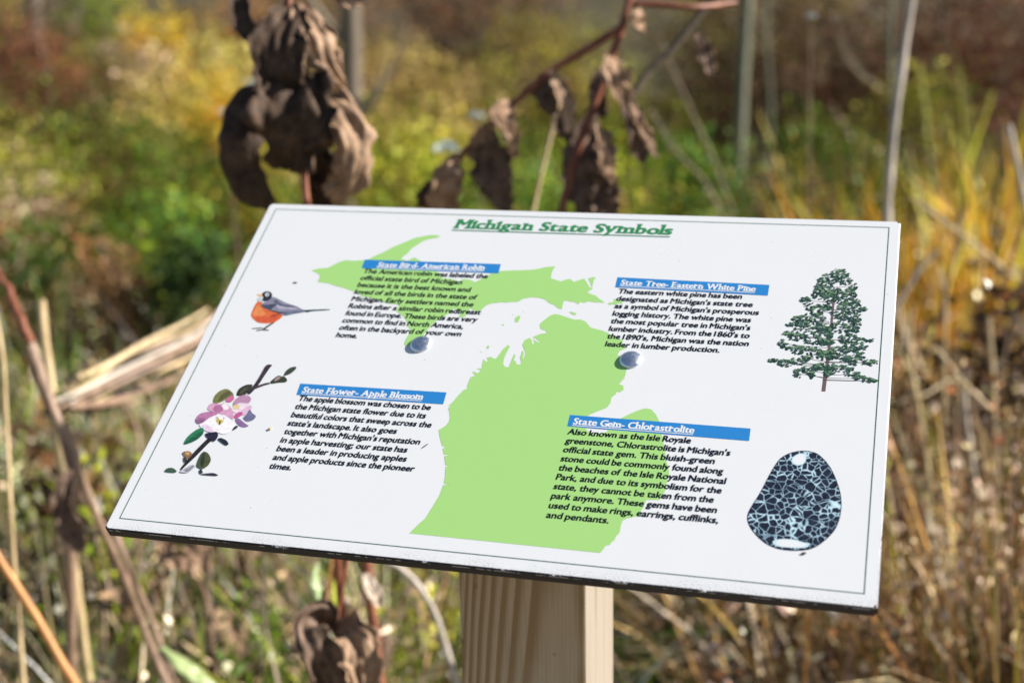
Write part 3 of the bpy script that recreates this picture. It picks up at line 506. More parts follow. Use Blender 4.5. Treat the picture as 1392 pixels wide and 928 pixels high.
rng = random.Random(5)
layers = [('6e5a5c', TRUNK)]
ctr = lambda y: np.interp(y, [TRUNK[9][1], TRUNK[0][1]], [TRUNK[9][0], TRUNK[0][0]])
for (x, y, rx, ry) in CLUMPS:                                        # thin boughs behind the needles
    tx, ty = float(ctr(y)), y + 1.0
    if abs(x - tx) > 3: layers.append(('4c463e', [(tx, ty + .6), (.5 * (x + tx), .5 * (y + ty) + .5), (x, y - .08), (x, y + .08), (.5 * (x + tx), .5 * (y + ty) + .75), (tx, ty + .95)]))
needles = []
for _ in range(16):                                                   # some needles hang in front of the trunk
    y_ = rng.uniform(TRUNK[9][1] + 3, TRUNK[0][1] - 13); CLUMPS.append((float(ctr(y_)) + rng.uniform(-3.5, 3.5), y_, 2.6, 1.8))
for (x, y, rx, ry) in CLUMPS:
    for _ in range(int(12 + rx * ry * 1.7)):
        a = rng.uniform(0, 6.28); q = math.sqrt(rng.random())
        px, py = x + math.cos(a) * q * rx * 1.08, y + math.sin(a) * q * ry * 1.35
        hi = rng.random() + (.25 if py < y else -.2)
        c = '1d3830' if hi < .38 else ('2f5142' if hi < .8 else ('4a6c54' if hi < 1.08 else '6d8a6a'))
        n = rng.choice((5, 6, 7)); s = rng.uniform(.55, 1.15)
        needles.append((c, [(px + math.cos(6.283 * j / n) * s * rng.uniform(.5, 1.3) * 1.15, py + math.sin(6.283 * j / n) * s * rng.uniform(.45, 1.1)) for j in range(n)]))
needles.sort(key=lambda t: {'1d3830': 0, '2f5142': 1, '4a6c54': 2, '6d8a6a': 3}[t[0]] + rng.uniform(-.7, .7))
cols = []; polys = []
for i, (h, pts) in enumerate(layers + needles):
    if h not in cols: cols.append(h)
    polys.append((pts, cols.index(h), .06 + .00012 * i))
print_mesh('pine_picture', polys, [ink('print_pine', h) for h in cols])

m_gem = mat('print_gem', (.1, .1, .1), .36, .45); N = NT(m_gem); o = N.obj()
ws = N.n('ShaderNodeTexNoise', Scale=120.0, Detail=2.0); N.l(o, ws.inputs['Vector'])
vm = N.n('ShaderNodeVectorMath', operation='MULTIPLY_ADD'); N.l(ws.outputs['Color'], vm.inputs[0]); vm.inputs[1].default_value = (.004, .004, 0); N.l(o, vm.inputs[2])
flat = N.scaled(vm.outputs[0], (1, 1, 0))
ve = N.n('ShaderNodeTexVoronoi', feature='DISTANCE_TO_EDGE', Scale=235.0); N.l(flat, ve.inputs['Vector'])
pale = N.noise(o, 85, 3, .6)
wid = N.ramp(pale, [(.40, .04), (.56, .085), (.74, .30)])
line = N.math('SUBTRACT', 1.0, N.math('DIVIDE', ve.outputs['Distance'], wid), clamp=True)
dk = N.ramp(N.noise(o, 400, 2), [(.3, hexc('10121e')), (.7, hexc('232d40'))])
lc = N.ramp(pale, [(.35, hexc('7f9cb0')), (.6, hexc('b4d4e2')), (.8, hexc('d4ecf4'))])
N.l(N.mix(N.ramp(line, [(.06, 0), (.85, 1)]), dk, lc), N.b.inputs['Base Color'])
def shrink(pts, k):
    cx_, cy_ = sum(p[0] for p in pts) / len(pts), sum(p[1] for p in pts) / len(pts)
    return [(cx_ + (p[0] - cx_) * k, cy_ + (p[1] - cy_) * k) for p in pts]
m_gd = ink('gem_rim', '1d2236'); m_gp = ink('gem_pale', '8fb8c6'); m_gw = mat('gem_shine', (.66, .68, .70), .36, .45)
m_gm = ink('gem_mid', 'c4dfe8')
print_mesh('gem_picture', [(soften(GEM), 1, .06), (soften(shrink(GEM, .982)), 0, .07)] + [(soften(shrink(s, 1.06)), 3, .085) for s in SHINE] + [(soften(shrink(s, .86)), 2, .09) for s in SHINE], [m_gem, m_gd, m_gw, m_gm])

# two domed fixing bolts
m_zinc = mat('zinc_dome', (.78, .81, .86), .38, .5, 1.0); N = NT(m_zinc)
N.l(N.ramp(N.noise(N.obj(), 500, 3), [(.3, .24), (.7, .42)]), N.b.inputs['Roughness'])
for b in BOLTS:
    bm = bmesh.new(); prof = [(7.15, 0), (7.15, .45), (6.9, .85), (6.2, 1.4), (5.1, 1.95), (3.6, 2.4), (1.9, 2.65), (.001, 2.75)]
    rows = []
    for r, z in prof: rows.append([bm.verts.new(Vector((r / 1000 * math.cos(6.28318 * k / 40), r / 1000 * math.sin(6.28318 * k / 40), z / 1000))) for k in range(40)])
    for p, q in zip(rows, rows[1:]):
        for k in range(40): bm.faces.new((p[k], p[(k + 1) % 40], q[(k + 1) % 40], q[k]))
    bmesh.ops.remove_doubles(bm, verts=bm.verts, dist=2e-6)
    for f in bm.faces: f.smooth = True
    me = bpy.data.meshes.new('bolt'); bm.to_mesh(me); bm.free()
    me.transform(Matrix.Translation(loc(b, .02)))
    link('bolt', me, [m_zinc], panel, keep=False)

# scraps lying on the panel
def scrap(name, p, ln, wd, ht, ang, m, label, cat):
    bm = bmesh.new(); bmesh.ops.create_icosphere(bm, subdivisions=2, radius=1)
    rg_ = random.Random(int(p[0])); sd_ = rg_.random() * 50
    for v in bm.verts:
        k = 1 + .35 * noise.noise(v.co * 1.7 + Vector((sd_, 0, 0)))
        v.co = Vector((v.co.x * ln * k, v.co.y * wd * k + .25 * wd * v.co.x ** 2, (v.co.z * .5 + .5) * ht * k))
    me = bpy.data.meshes.new(name); bm.to_mesh(me); bm.free()
    o_ = link(name, me, [m]); o_.matrix_world = PANEL_M @ Matrix.Translation(loc(p, .05)) @ Matrix.Rotation(R(ang), 4, 'Z') @ Matrix.Scale(.001, 4)
    tag(o_, label, cat)
scrap('seed_husk', DEBRIS[0], 1.7, .45, .6, -12, mat('husk', (.36, .25, .18)), 'tiny brown seed husk lying above the robin picture', 'debris')
scrap('petal_crumb', DEBRIS[1], 1.2, 1.0, .8, 20, mat('crumb', (.55, .48, .22)), 'tiny yellowish plant crumb lying right of the apple blossom picture', 'debris')
scrap('leaf_sliver', DEBRIS[2], 2.4, .38, .6, 52, mat('sliver', (.10, .10, .13)), 'thin dark sliver lying beside the word reputation', 'debris')
scrap('soil_crumb', DEBRIS[3], 1.4, .7, .7, 12, mat('soil', (.12, .09, .09)), 'small dark crumb lying just below the gem picture', 'debris')

# ------------------------------------------------------------------ ground
def soil():
    m = mat('soil_and_thatch', rough=.9, spec=.15); N = NT(m); o = N.obj()
    f = N.noise(o, .9, 4); g = N.noise(o, 30, 5, .7)
    c = N.ramp(f, [(.35, (.03, .033, .012)), (.5, (.05, .042, .02)), (.65, (.085, .062, .032))])
    N.l(N.mix(N.ramp(g, [(.4, 0), (.7, 1)]), c, (.05, .04, .025)), N.b.inputs['Base Color'])
    bp = N.n('ShaderNodeBump', Strength=.7, Distance=.03); N.l(g, bp.inputs['Height']); N.l(bp.outputs[0], N.b.inputs['Normal'])
    return m
def rise(x, y):                                                       # gentle swell far off, level near the sign
    d = math.hypot(x, y); return 0 if d < 9 else min(1.0, (d - 9) / 40) * (.5 + .9 * (noise.noise(Vector((x * .03, y * .03, 3.1))) + .3))
bm = bmesh.new(); rings = [0.0] + [1.3 ** k for k in range(-2, 25)]; prev = None; K = 48
for r in rings:
    row = [bm.verts.new((r * math.cos(6.28318 * k / K), r * math.sin(6.28318 * k / K), rise(r * math.cos(6.28318 * k / K), r * math.sin(6.28318 * k / K)))) for k in range(K)] if r else [bm.verts.new((0, 0, 0))]
    if prev is not None:
        for k in range(K):
            if len(prev) == 1: bm.faces.new((prev[0], row[k], row[(k + 1) % K]))
            else: bm.faces.new((prev[k], row[k], row[(k + 1) % K], prev[(k + 1) % K]))
    prev = row
me = bpy.data.meshes.new('ground'); bm.to_mesh(me); bm.free()
tag(link('ground', me, [soil()]), kind='structure')

# unseen pale ground strip, added to bounce warm light onto the post front
m = mat('bounce_ground', rough=.9, spec=.15); N = NT(m); o = N.obj()
N.l(N.ramp(N.noise(o, 45, 5, .7), [(.3, (.30, .245, .18)), (.7, (.48, .41, .32))]), N.b.inputs['Base Color'])
bp = N.n('ShaderNodeBump', Strength=.5, Distance=.01); N.l(N.noise(o, 120, 3), bp.inputs['Height']); N.l(bp.outputs[0], N.b.inputs['Normal'])
bm = bmesh.new(); g = np.random.default_rng(4); xs = np.linspace(-9, 9, 46)
ra = [(bm.verts.new((x, -.42 + .10 * noise.noise(Vector((x, 0, 0))), .006)), bm.verts.new((x, -2.7 + .12 * noise.noise(Vector((x, 5, 0))), .006))) for x in xs]
for (a, b_), (c, d_) in zip(ra, ra[1:]): bm.faces.new((a, b_, d_, c))
bmesh.ops.recalc_face_normals(bm, faces=bm.faces)
me = bpy.data.meshes.new('bounce_strip'); bm.to_mesh(me); bm.free(); tag(link('bounce_strip', me, [m]), kind='structure')

# ------------------------------------------------------------------ colours
G_DK = (.028, .06, .006); G_MD = (.085, .155, .012); G_LT = (.24, .31, .025); OLIVE = (.24, .215, .03); YGRN = (.48, .45, .04)
GOLD = (.64, .42, .035); ORNG = (.70, .34, .025); TAN = (.46, .33, .17); STRAW = (.62, .49, .28); BRN = (.15, .08, .033); DBRN = (.055, .032, .017)
MAROON = (.17, .055, .03); RUST = (.27, .11, .04); PINKT = (.56, .41, .30); BLK = (.030, .020, .013); SILV = (.42, .40, .36)  # BLK blades paint in the shaded gaps between the plants

npr = np.random.default_rng(11)
h0 = math.atan2(FWD.y, FWD.x)
def scatter(n, px0, px1, d0, d1, pw=1.0):
    a = h0 - np.arctan((npr.uniform(px0, px1, n) - 696) / PXF / .966); d = d0 + (d1 - d0) * npr.uniform(0, 1, n) ** pw
    return np.stack([CAM.x + np.cos(a) * d, CAM.y + np.sin(a) * d, 0 * d], 1), d
def seen_px(p):                                                       # bearing of a ground point, as in foot()
    a = np.arctan2(p[:, 1] - CAM.y, p[:, 0] - CAM.x); return 696 + np.tan(h0 - a) * PXF * .966

# ------------------------------------------------------------------ meadow: what nobody could count
def mound(p):                                                         # uneven growth of the meadow
    return np.array([.5 + .5 * noise.noise(Vector((x * 1.3, y * 1.3, 0.7))) + .35 * noise.noise(Vector((x * 3.7, y * 3.7, 5.0))) for x, y in p[:, :2]])
# green and yellowing grass to the left and in the middle
p, d = scatter(46000, -950, 1000, 1.9, 13, 1.3); p, tn = tufts(npr, p, 22, .045); d = np.hypot(p[:, 0] - CAM.x, p[:, 1] - CAM.y); mo = mound(p); tr = npr.uniform(0, 1, tn.max() + 1)[tn]; tj = np.exp(npr.normal(0, .5, (tn.max() + 1, 1)))[tn]; th = npr.uniform(.55, 1.35, tn.max() + 1)[tn]
vb = VB(); h = (.16 + .30 * np.clip(mo, 0, 1.2)) * npr.uniform(.5, 1.2, len(p)) * np.clip(.75 + d * .05, .8, 1.2)
h = h * th; sel = .75 * tr + .25 * npr.uniform(0, 1, len(p)) + .2 * (mo - .5); near = d < 3.4
c = np.where((sel < .22)[:, None], pick(npr, [G_DK, G_MD], len(p)), np.where((sel < .62)[:, None], pick(npr, [G_LT, G_MD, YGRN], len(p)), pick(npr, [YGRN, TAN, G_LT, OLIVE, G_LT, G_MD], len(p))))
c = np.where((npr.uniform(0, 1, len(p)) < .24)[:, None], pick(npr, [BLK, DBRN], len(p)), c)  # near-black share stands in for shade between the blades
c = np.where((near & (tr < .5))[:, None], pick(npr, [STRAW, TAN, PINKT, YGRN], len(p)), c)
vb.blades(npr, p, h, .004 + .0014 * d, np.clip(c * tj, .003, .8), .4, .7)
tag(vb.build('meadow_grass', M_LEAF), 'green and yellowing meadow grass left of the sign', 'grass', kind='stuff')
# low broad-leaved herbs among it
p, d = scatter(19000, -950, 1050, 2.9, 12, 1.2); mo = mound(p + 7); k = mo > .42; p, d, mo = p[k], d[k], mo[k]
p[:, 2] = npr.uniform(.02, 1, len(p)) ** .7 * (.10 + .45 * np.clip(mo - .25, 0, 1))
c = np.where((npr.uniform(0, 1, len(p)) < .6)[:, None], pick(npr, [G_DK, G_MD, G_LT], len(p), .3), pick(npr, [YGRN, OLIVE, G_LT, RUST, TAN], len(p), .3))
vb = VB(); vb.leaves(npr, p, npr.uniform(.03, .085, len(p)), npr.uniform(.012, .03, len(p)), c, .3)
tag(vb.build('ground_herbs', M_LEAF), 'low leafy green herbs growing through the meadow grass', 'ground cover', kind='stuff')
# dense dry brown growth to the right
p, d = scatter(26000, 860, 1800, 1.75, 7.0, 1.3); p, tn = tufts(npr, p, 18, .05); d = np.hypot(p[:, 0] - CAM.x, p[:, 1] - CAM.y); mo = mound(p + 3); tj = np.exp(npr.normal(0, .6, (tn.max() + 1, 1)))[tn]; th = npr.uniform(.6, 1.3, tn.max() + 1)[tn]
vb = VB(); h = (.30 + .36 * np.clip(mo, 0, 1)) * npr.uniform(.55, 1.15, len(p)) * np.clip(.55 + (seen_px(p) - 860) / 700, .5, 1.05) * th
vb.blades(npr, p, h, .0035 + .0009 * d, np.minimum(tj, 1.7) * np.where((npr.uniform(0, 1, len(p)) < .9)[:, None], pick(npr, [TAN, (.46, .27, .10), (.38, .21, .085), STRAW, (.22, .125, .055), PINKT, BLK, BLK, BLK, (.66, .36, .11), (.56, .29, .085)], len(p), .3), pick(npr, [G_LT, YGRN], len(p))), .22, .35)
k = npr.uniform(0, 1, len(p)) < .8; b = p[k]; hh = h[k]
for rep in range(3):                                                  # seed heads and dry leaf scraps on the stalks
    pos = b + npr.normal(0, .035, b.shape); pos[:, 2] = np.clip(hh * npr.uniform(.35, 1.0, len(hh)), .02, None)
    vb.leaves(npr, pos, npr.uniform(.008, .028, len(pos)), npr.uniform(.005, .013, len(pos)), pick(npr, [PINKT, STRAW, TAN, (.55, .43, .33), BRN, RUST], len(pos), .3), .1)
p2, d2 = scatter(2000, 900, 1800, 1.75, 5.0, 1.2)
vb.blades(npr, p2, npr.uniform(.35, .72, len(p2)) * np.clip(.5 + (seen_px(p2) - 860) / 600, .5, 1.05), npr.uniform(.007, .015, len(p2)), pick(npr, [STRAW, (.68, .40, .14), (.60, .33, .11), PINKT, (.72, .58, .38), BLK, BLK], len(p2), .25), .22, .4, 6)
pos = np.repeat(p2, 2, 0) + npr.normal(0, .05, (len(p2) * 2, 3)); pos[:, 2] = npr.uniform(.1, .6, len(pos)) * np.clip(.5 + (seen_px(pos) - 860) / 600, .5, 1.05)
vb.leaves(npr, pos, npr.uniform(.014, .034, len(pos)), npr.uniform(.010, .020, len(pos)), pick(npr, [PINKT, (.68, .54, .42), STRAW, RUST], len(pos), .25), .1)
tag(vb.build('dry_grass', M_DRY), 'dense dry brown grass and seed stalks right of the post', 'dry grass', kind='stuff')
# dry stalks mixed in at the lower left
p, d = scatter(11000, -350, 640, 1.55, 3.8, 1.1); p, tn = tufts(npr, p, 12, .04); d = np.hypot(p[:, 0] - CAM.x, p[:, 1] - CAM.y); tj = np.exp(npr.normal(-.05, .6, (tn.max() + 1, 1)))[tn]
vb = VB(); h = npr.uniform(.18, .68, len(p))
vb.blades(npr, p, h, .0038 + .0008 * d, np.clip(tj * pick(npr, [STRAW, TAN, PINKT, (.46, .34, .16), BRN, BLK, BLK, BLK, G_LT, G_LT, G_MD, G_MD, G_DK, (.70, .58, .38)], len(p), .3), .003, .85), .45, .8, 6)
pk = p[::10]; pos = np.repeat(pk, 2, 0) + npr.normal(0, .06, (len(pk) * 2, 3)); pos[:, 2] = np.abs(pos[:, 2]) + npr.uniform(.05, .5, len(pos))
vb.leaves(npr, pos, npr.uniform(.012, .04, len(pos)), npr.uniform(.006, .016, len(pos)), pick(npr, [PINKT, STRAW, TAN, BRN, G_MD, (.55, .45, .34)], len(pos), .25), .1)
p2, d2 = scatter(1500, -350, 640, 1.5, 3.4, 1.2)                      # broader dead leaves and stalks among them
vb.blades(npr, p2, npr.uniform(.22, .62, len(p2)), npr.uniform(.007, .015, len(p2)), pick(npr, [STRAW, TAN, PINKT, (.72, .60, .42), (.50, .36, .24), G_MD, BRN], len(p2), .25), .55, 1.0, 7)
tag(vb.build('straw_litter', M_DRY), 'pale straw stalks tangled among green blades at the lower left', 'dry grass', kind='stuff')

# ------------------------------------------------------------------ shrubs, each a thing with foliage and stems
def shrub(name, px, d, top, w, leafc, stemc, label, n=1700, ll=(.03, .07), clumps=26, bare=0.0, base=0.0, group=None, seed=0, cat='shrub', narrow=.45):
    g = np.random.default_rng(5000 + seed + int(px) * 7 + int(d * 10)); f = foot(px, d)
    h = max(.18, height_at(px, top, d)); f.z = 0
    root = empty(name, f, label, cat, group)
    a = g.uniform(0, 6.283, clumps); rr = np.sqrt(g.uniform(0, 1, clumps)); zt = base + (1 - base) * g.uniform(.12, 1, clumps) ** .8
    dome = np.sqrt(np.clip(1.05 - zt ** 2.2, .08, 1))
    C = np.stack([np.cos(a) * rr * w / 2 * dome, np.sin(a) * rr * w / 2 * dome, zt * h * .95], 1)
    st = VB()
    for k in range(clumps):
        b0 = np.array([g.normal(0, .04 * w), g.normal(0, .04 * w), 0.0]); mid = (b0 + C[k]) / 2 + g.normal(0, .05 * w, 3); mid[2] = C[k][2] * .55
        r0 = .004 + .006 * h * g.uniform(.4, 1)
        st.tube(resample([tuple(b0), tuple(mid), tuple(C[k])], 7) + np.array(f), np.linspace(r0, r0 * .3, 7), pick(g, [stemc], 1, .2)[0], 5)
        for _ in range(int(2 + 7 * bare)):                            # side twigs
            t = g.uniform(.35, .95); s0 = b0 * (1 - t) ** 2 + 2 * mid * t * (1 - t) + C[k] * t * t; e = s0 + g.normal(0, .16 * w, 3) + np.array([0, 0, .10 * h])
            st.tube(resample([tuple(s0), tuple(e)], 4) + np.array(f), np.linspace(r0 * .45, r0 * .15, 4), pick(g, [stemc], 1, .3)[0], 4)
    st.build('stems', M_STEM, root)
    fo = VB(); m = int(n); wh = g.integers(0, clumps, m); sc = np.array([.085, .085, .075]) * np.array([w, w, min(h, 1.6)]) * 1.1
    pos = C[wh] + g.normal(0, 1, (m, 3)) * sc; pos[:, 2] = np.clip(pos[:, 2], .01, h * 1.1)
    cc = pick(g, leafc, clumps, .38)[wh] * .72 + pick(g, leafc, m, .25) * .28
    ln = g.uniform(*ll, m); fo.leaves(g, pos + np.array(f), ln, ln * g.uniform(narrow * .7, narrow * 1.3, m), cc, .1)
    fo.build('foliage', M_LEAF, root)
    return root

GB = 'shrubs along the back of the meadow'
far = [
 ('shrub', 100, 9.0, 28, 1.35, [MAROON, RUST, (.20, .09, .06), BRN], MAROON, 'maroon shrub at upper left between two yellowing bushes', .2),
 ('shrub', 8, 10.5, -25, 1.5, [BRN, OLIVE, DBRN], DBRN, 'brown and olive twiggy shrub at far upper left corner', .6),
 ('shrub', 185, 11.5, -45, 1.35, [G_MD, G_LT, OLIVE], DBRN, 'fresh green bush above and behind the maroon shrub', .1),
 ('shrub', 295, 7.6, 62, 1.25, [(.64, .45, .08), (.56, .46, .12), YGRN, TAN], BRN, 'broad golden yellow bush left of the big withered leaves', .1),
 ('shrub', 248, 10, 8, .6, [GOLD, ORNG], BRN, 'narrow orange yellow bush behind the golden yellow one', .1),
 ('shrub', 345, 11, -10, 1.2, [RUST, BRN, GOLD], DBRN, 'rusty brown bush directly behind the curled leaf tip', .4),
 ('shrub', 205, 8.2, 62, .8, [PINKT, (.36, .28, .12), OLIVE], BRN, 'tan bush between the maroon shrub and the golden one', .3),
 ('shrub', 545, 9, 62, 1.5, [(.58, .40, .12), (.56, .40, .16), OLIVE], BRN, 'golden tan bush just right of the big withered leaves', .2),
 ('shrub', 640, 13, -60, 2.8, [DBRN, BRN, RUST], DBRN, 'wide dark brown thicket at the top centre', .8),
 ('shrub', 755, 11, 20, 1.5, [OLIVE, YGRN, BRN], BRN, 'olive yellow bush behind the red stemmed plant', .3),
 ('shrub', 960, 10, -40, 1.9, [DBRN, BRN, OLIVE], DBRN, 'dark twiggy brush behind the pale sapling', .9),
 ('shrub', 1110, 9, -55, 2.0, [MAROON, DBRN, OLIVE, BRN], DBRN, 'dark reddish thicket between the sapling and the white cane', .8),
 ('shrub', 1290, 8.6, -55, 2.0, [MAROON, BRN, DBRN], MAROON, 'dark maroon thicket right of the tall white cane', .8),
 ('shrub', 1430, 8.0, -45, 1.6, [BRN, MAROON, RUST], MAROON, 'rusty maroon thicket at the upper right corner', .7),
 ('shrub', 430, 12, -50, 1.8, [RUST, BRN, (.36, .26, .10)], DBRN, 'brown bush behind the grey trunk and withered leaves', .6),
 ('shrub', -190, 8.0, -30, 2.0, [OLIVE, BRN, G_MD], DBRN, 'olive brown bush beyond the left edge', .4),
 ('shrub', -560, 8.5, -10, 2.2, [OLIVE, TAN, G_MD], DBRN, 'tan and olive bush far beyond the left edge', .4),
 ('shrub', 1640, 8.0, -60, 2.2, [MAROON, BRN, OLIVE], DBRN, 'brown thicket beyond the right edge', .6),
]
for i, (nm, px, d, top, w, lc, sc, lb, bare) in enumerate(far):
    shrub(nm, px, d, top, w, lc, sc, lb, n=int(1800 + 2200 * w), clumps=int(16 + 12 * w), bare=bare, group=GB, seed=i, ll=(.02, .055))
GM = 'bushes in the open meadow'
mid = [
 (135, 6.3, 138, .95, [G_DK, G_MD, OLIVE], 'dark green bush below the maroon shrub'),
 (45, 5.8, 180, .8, [YGRN, G_LT, TAN], 'yellow green bush near the left edge, above the brown one'),
 (285, 5.6, 165, .85, [G_MD, OLIVE, G_DK], 'olive green bush left of the large curled withered leaf'),
 (330, 6.6, 110, .5, [GOLD, ORNG, YGRN], 'small orange yellow bush touching the curled withered leaf'),
 (250, 4.4, 262, .45, [G_LT, G_MD, (.07, .17, .03)], 'bright green low bush left of the panel corner'),
 (120, 4.6, 275, .7, [G_DK, (.05, .09, .02), G_MD], 'very dark green low bush in mid left'),
 (60, 5.0, 262, .5, [RUST, PINKT, BRN], 'brownish low bush at the left edge'),
 (165, 3.7, 345, .30, [RUST, BRN, (.30, .17, .09)], 'small rusty brown herb patch left of the robin picture'),
 (270, 3.6, 350, .35, [G_DK, (.035, .06, .02)], 'small dark green herb nearest the left edge of the panel'),
 (570, 5.2, 165, 1.0, [G_MD, OLIVE, YGRN], 'olive green bush behind the panel left of the red stem'),
 (700, 4.3, 205, .75, [G_LT, (.10, .20, .025), G_MD], 'bright green bush behind the middle of the panel top'),
 (850, 4.8, 190, .8, [G_MD, G_LT, YGRN], 'green bush behind the hanging dry leaves'),
 (930, 4.2, 215, .5, [(.09, .18, .03), G_MD], 'fresh green bush left of the pale sapling'),
 (1100, 5.0, 175, .8, [OLIVE, G_MD, G_DK], 'olive bush between the sapling and the white cane'),
 (1240, 6.0, 110, .9, [OLIVE, BRN, G_MD], 'olive brown bush behind the yellow sedge'),
]
for i, (px, d, top, w, lc, lb) in enumerate(mid):
    shrub('bush', px, d, top, w, lc, BRN, lb, n=int(1400 + 1900 * w), clumps=int(14 + 10 * w), group=GM, seed=50 + i, cat='bush', ll=(.016, .042))
near_h = [
 (330, 1.72, 790, .30, [G_MD, G_LT, G_DK], 'leafy green herb under the lower left of the panel'),
 (575, 1.9, 800, .26, [G_LT, YGRN, G_MD], 'light green herb just left of the post'),
 (900, 2.0, 880, .24, [G_DK, G_MD, (.06, .16, .05)], 'dark green herb at the bottom right of the post'),
 (130, 2.0, 620, .30, [G_LT, G_MD, YGRN], 'fresh green herb behind the bent brown twig'),
 (985, 2.3, 800, .2, [YGRN, (.32, .30, .03)], 'yellow green herb below the panel right of the post'),
]
for i, (px, d, top, w, lc, lb) in enumerate(near_h):
    shrub('herb', px, d, top, w, lc, G_LT, lb, n=420, clumps=18, group='green herbs close to the post', seed=80 + i, cat='herb', ll=(.012, .032), narrow=.38)

# ------------------------------------------------------------------ sedge clumps on the right
sedges = [
 (1130, 4.2, 225, .28, [GOLD, ORNG, (.40, .36, .05)], 'yellow sedge clump right behind the panel corner'),
 (1235, 4.0, 215, .36, [ORNG, ORNG, GOLD], 'orange sedge clump just right of the white cane'),
 (1315, 3.8, 215, .34, [ORNG, GOLD, (.50, .30, .05)], 'brightest orange sedge clump near the right edge'),
 (1385, 4.4, 160, .34, [GOLD, ORNG, ORNG], 'golden sedge clump cut by the right edge'),
 (1345, 5.4, 95, .30, [(.28, .28, .04), (.20, .22, .03), GOLD], 'tall yellow green sedge clump behind the orange ones'),
 (1170, 5.6, 150, .34, [G_MD, (.22, .22, .035), G_DK], 'green sedge clump behind the white cane'),
 (1080, 5.4, 160, .34, [OLIVE, G_MD, (.34, .34, .05)], 'olive sedge clump right of the sapling'),
 (1275, 3.3, 318, .26, [GOLD, TAN, ORNG], 'low golden sedge clump above the dark gap'),
 (1480, 4.2, 200, .4, [ORNG, YGRN, GOLD], 'orange sedge clump beyond the right edge'),
]
for i, (px, d, top, w, pal, lb) in enumerate(sedges):
    g = np.random.default_rng(300 + i); f = foot(px, d); h = height_at(px, top, d); root = f
    n = 80; b = np.array(f) + np.stack([g.normal(0, w * .3, n), g.normal(0, w * .3, n), np.zeros(n)], 1)
    vb = VB(); vb.blades(g, b, h * g.uniform(.55, 1.12, n), g.uniform(.014, .034, n), pick(g, pal + [pal[0], (.70, .52, .12), BLK], n, .4), .22, .4, 6)
    o_ = vb.build('sedge_clump', M_LEAF); o_.data.transform(Matrix.Translation(-f)); o_.location = f
    tag(o_, lb, 'sedge', 'sedge clumps on the right')

shrub('shade_clump', 1322, 2.7, 372, .34, [BLK, (.045, .03, .02), BRN], DBRN, 'added dark clump standing in for the shaded gap at the right edge', n=700, clumps=24, bare=1.0, seed=99, cat='dry plant', ll=(.02, .05), narrow=.6)  # this and the next two: near-black clumps added in place of shade
shrub('shade_clump', 255, 2.15, 775, .40, [BLK, (.05, .032, .02), BRN], DBRN, 'added dark clump standing in for shade under the lower left edge of the panel', n=420, clumps=22, bare=1.0, seed=98, cat='dry plant', ll=(.02, .05), narrow=.6)
shrub('shade_clump', 75, 2.2, 560, .40, [BLK, (.05, .032, .02), BRN], DBRN, 'added dark clump standing in for shade behind the knotty twig at the far left', n=380, clumps=22, bare=1.0, seed=97, cat='dry plant', ll=(.02, .05), narrow=.6)

# ------------------------------------------------------------------ saplings and trunks
def sapling(name, pts, r0, r1, m, label, twigs, seed, cat='tree'):
    """pts: (px, py, d) up the stem; runs straight down to the ground"""
    W = [tuple(at(*p)) for p in pts]; b = (W[0][0] + (W[0][0] - W[-1][0]) * .15, W[0][1], 0.0)
    g = np.random.default_rng(seed); c = resample([b] + W, 30)
    root = empty(name, Vector(b), label, cat)
    v, f = tube_arrays(c, np.linspace(r0, r1, 30), 10, .05, g); link('trunk', np_mesh('trunk', v, f, None, True), [m], root)
    tw = VB()
    for k in range(twigs):
        i = g.integers(9, 29); s = c[i]; a = g.uniform(0, 6.283); L = g.uniform(.25, .8)
        e = s + np.array([math.cos(a) * L * .6, math.sin(a) * L * .6, L * .8]); mdl = (s + e) / 2 + np.array([math.cos(a), math.sin(a), -.4]) * .06
        tw.tube(resample([tuple(s), tuple(mdl), tuple(e)], 7), np.linspace(r1 * .45, r1 * .1, 7), (.26, .22, .16), 5)
    if twigs: tw.build('crown', M_STEM, root)
    return root
sapling('sapling', [(1001, 300, 5.6), (1006, 180, 5.6), (1012, 60, 5.6), (1020, -60, 5.6), (1030, -200, 5.6)], .026, .021, M_BARK, 'pale olive barked sapling rising behind the panel, nearest of the saplings', 7, 1)
sapling('sapling', [(1042, 300, 7.2), (1048, 150, 7.2), (1042, 40, 7.2), (1050, -100, 7.2)], .011, .008, M_BARK, 'thin grey sapling just right of the pale olive one', 6, 2)
sapling('sapling', [(470, 290, 6.5), (478, 150, 6.5), (476, 0, 6.5), (470, -160, 6.5)], .055, .045, M_DBARK, 'thick grey trunk behind the big withered leaves', 5, 3)
sapling('sapling', [(62, 120, 8.5), (48, 40, 8.5), (46, -40, 8.5), (40, -160, 8.5)], .045, .035, M_DBARK, 'dark slim trunk at the upper left', 6, 4)
sapling('sapling', [(1213, 200, 6.0), (1210, 80, 6.0), (1216, -100, 6.0)], .013, .010, M_BARK, 'thin grey sapling close behind the tall white cane', 5, 7)

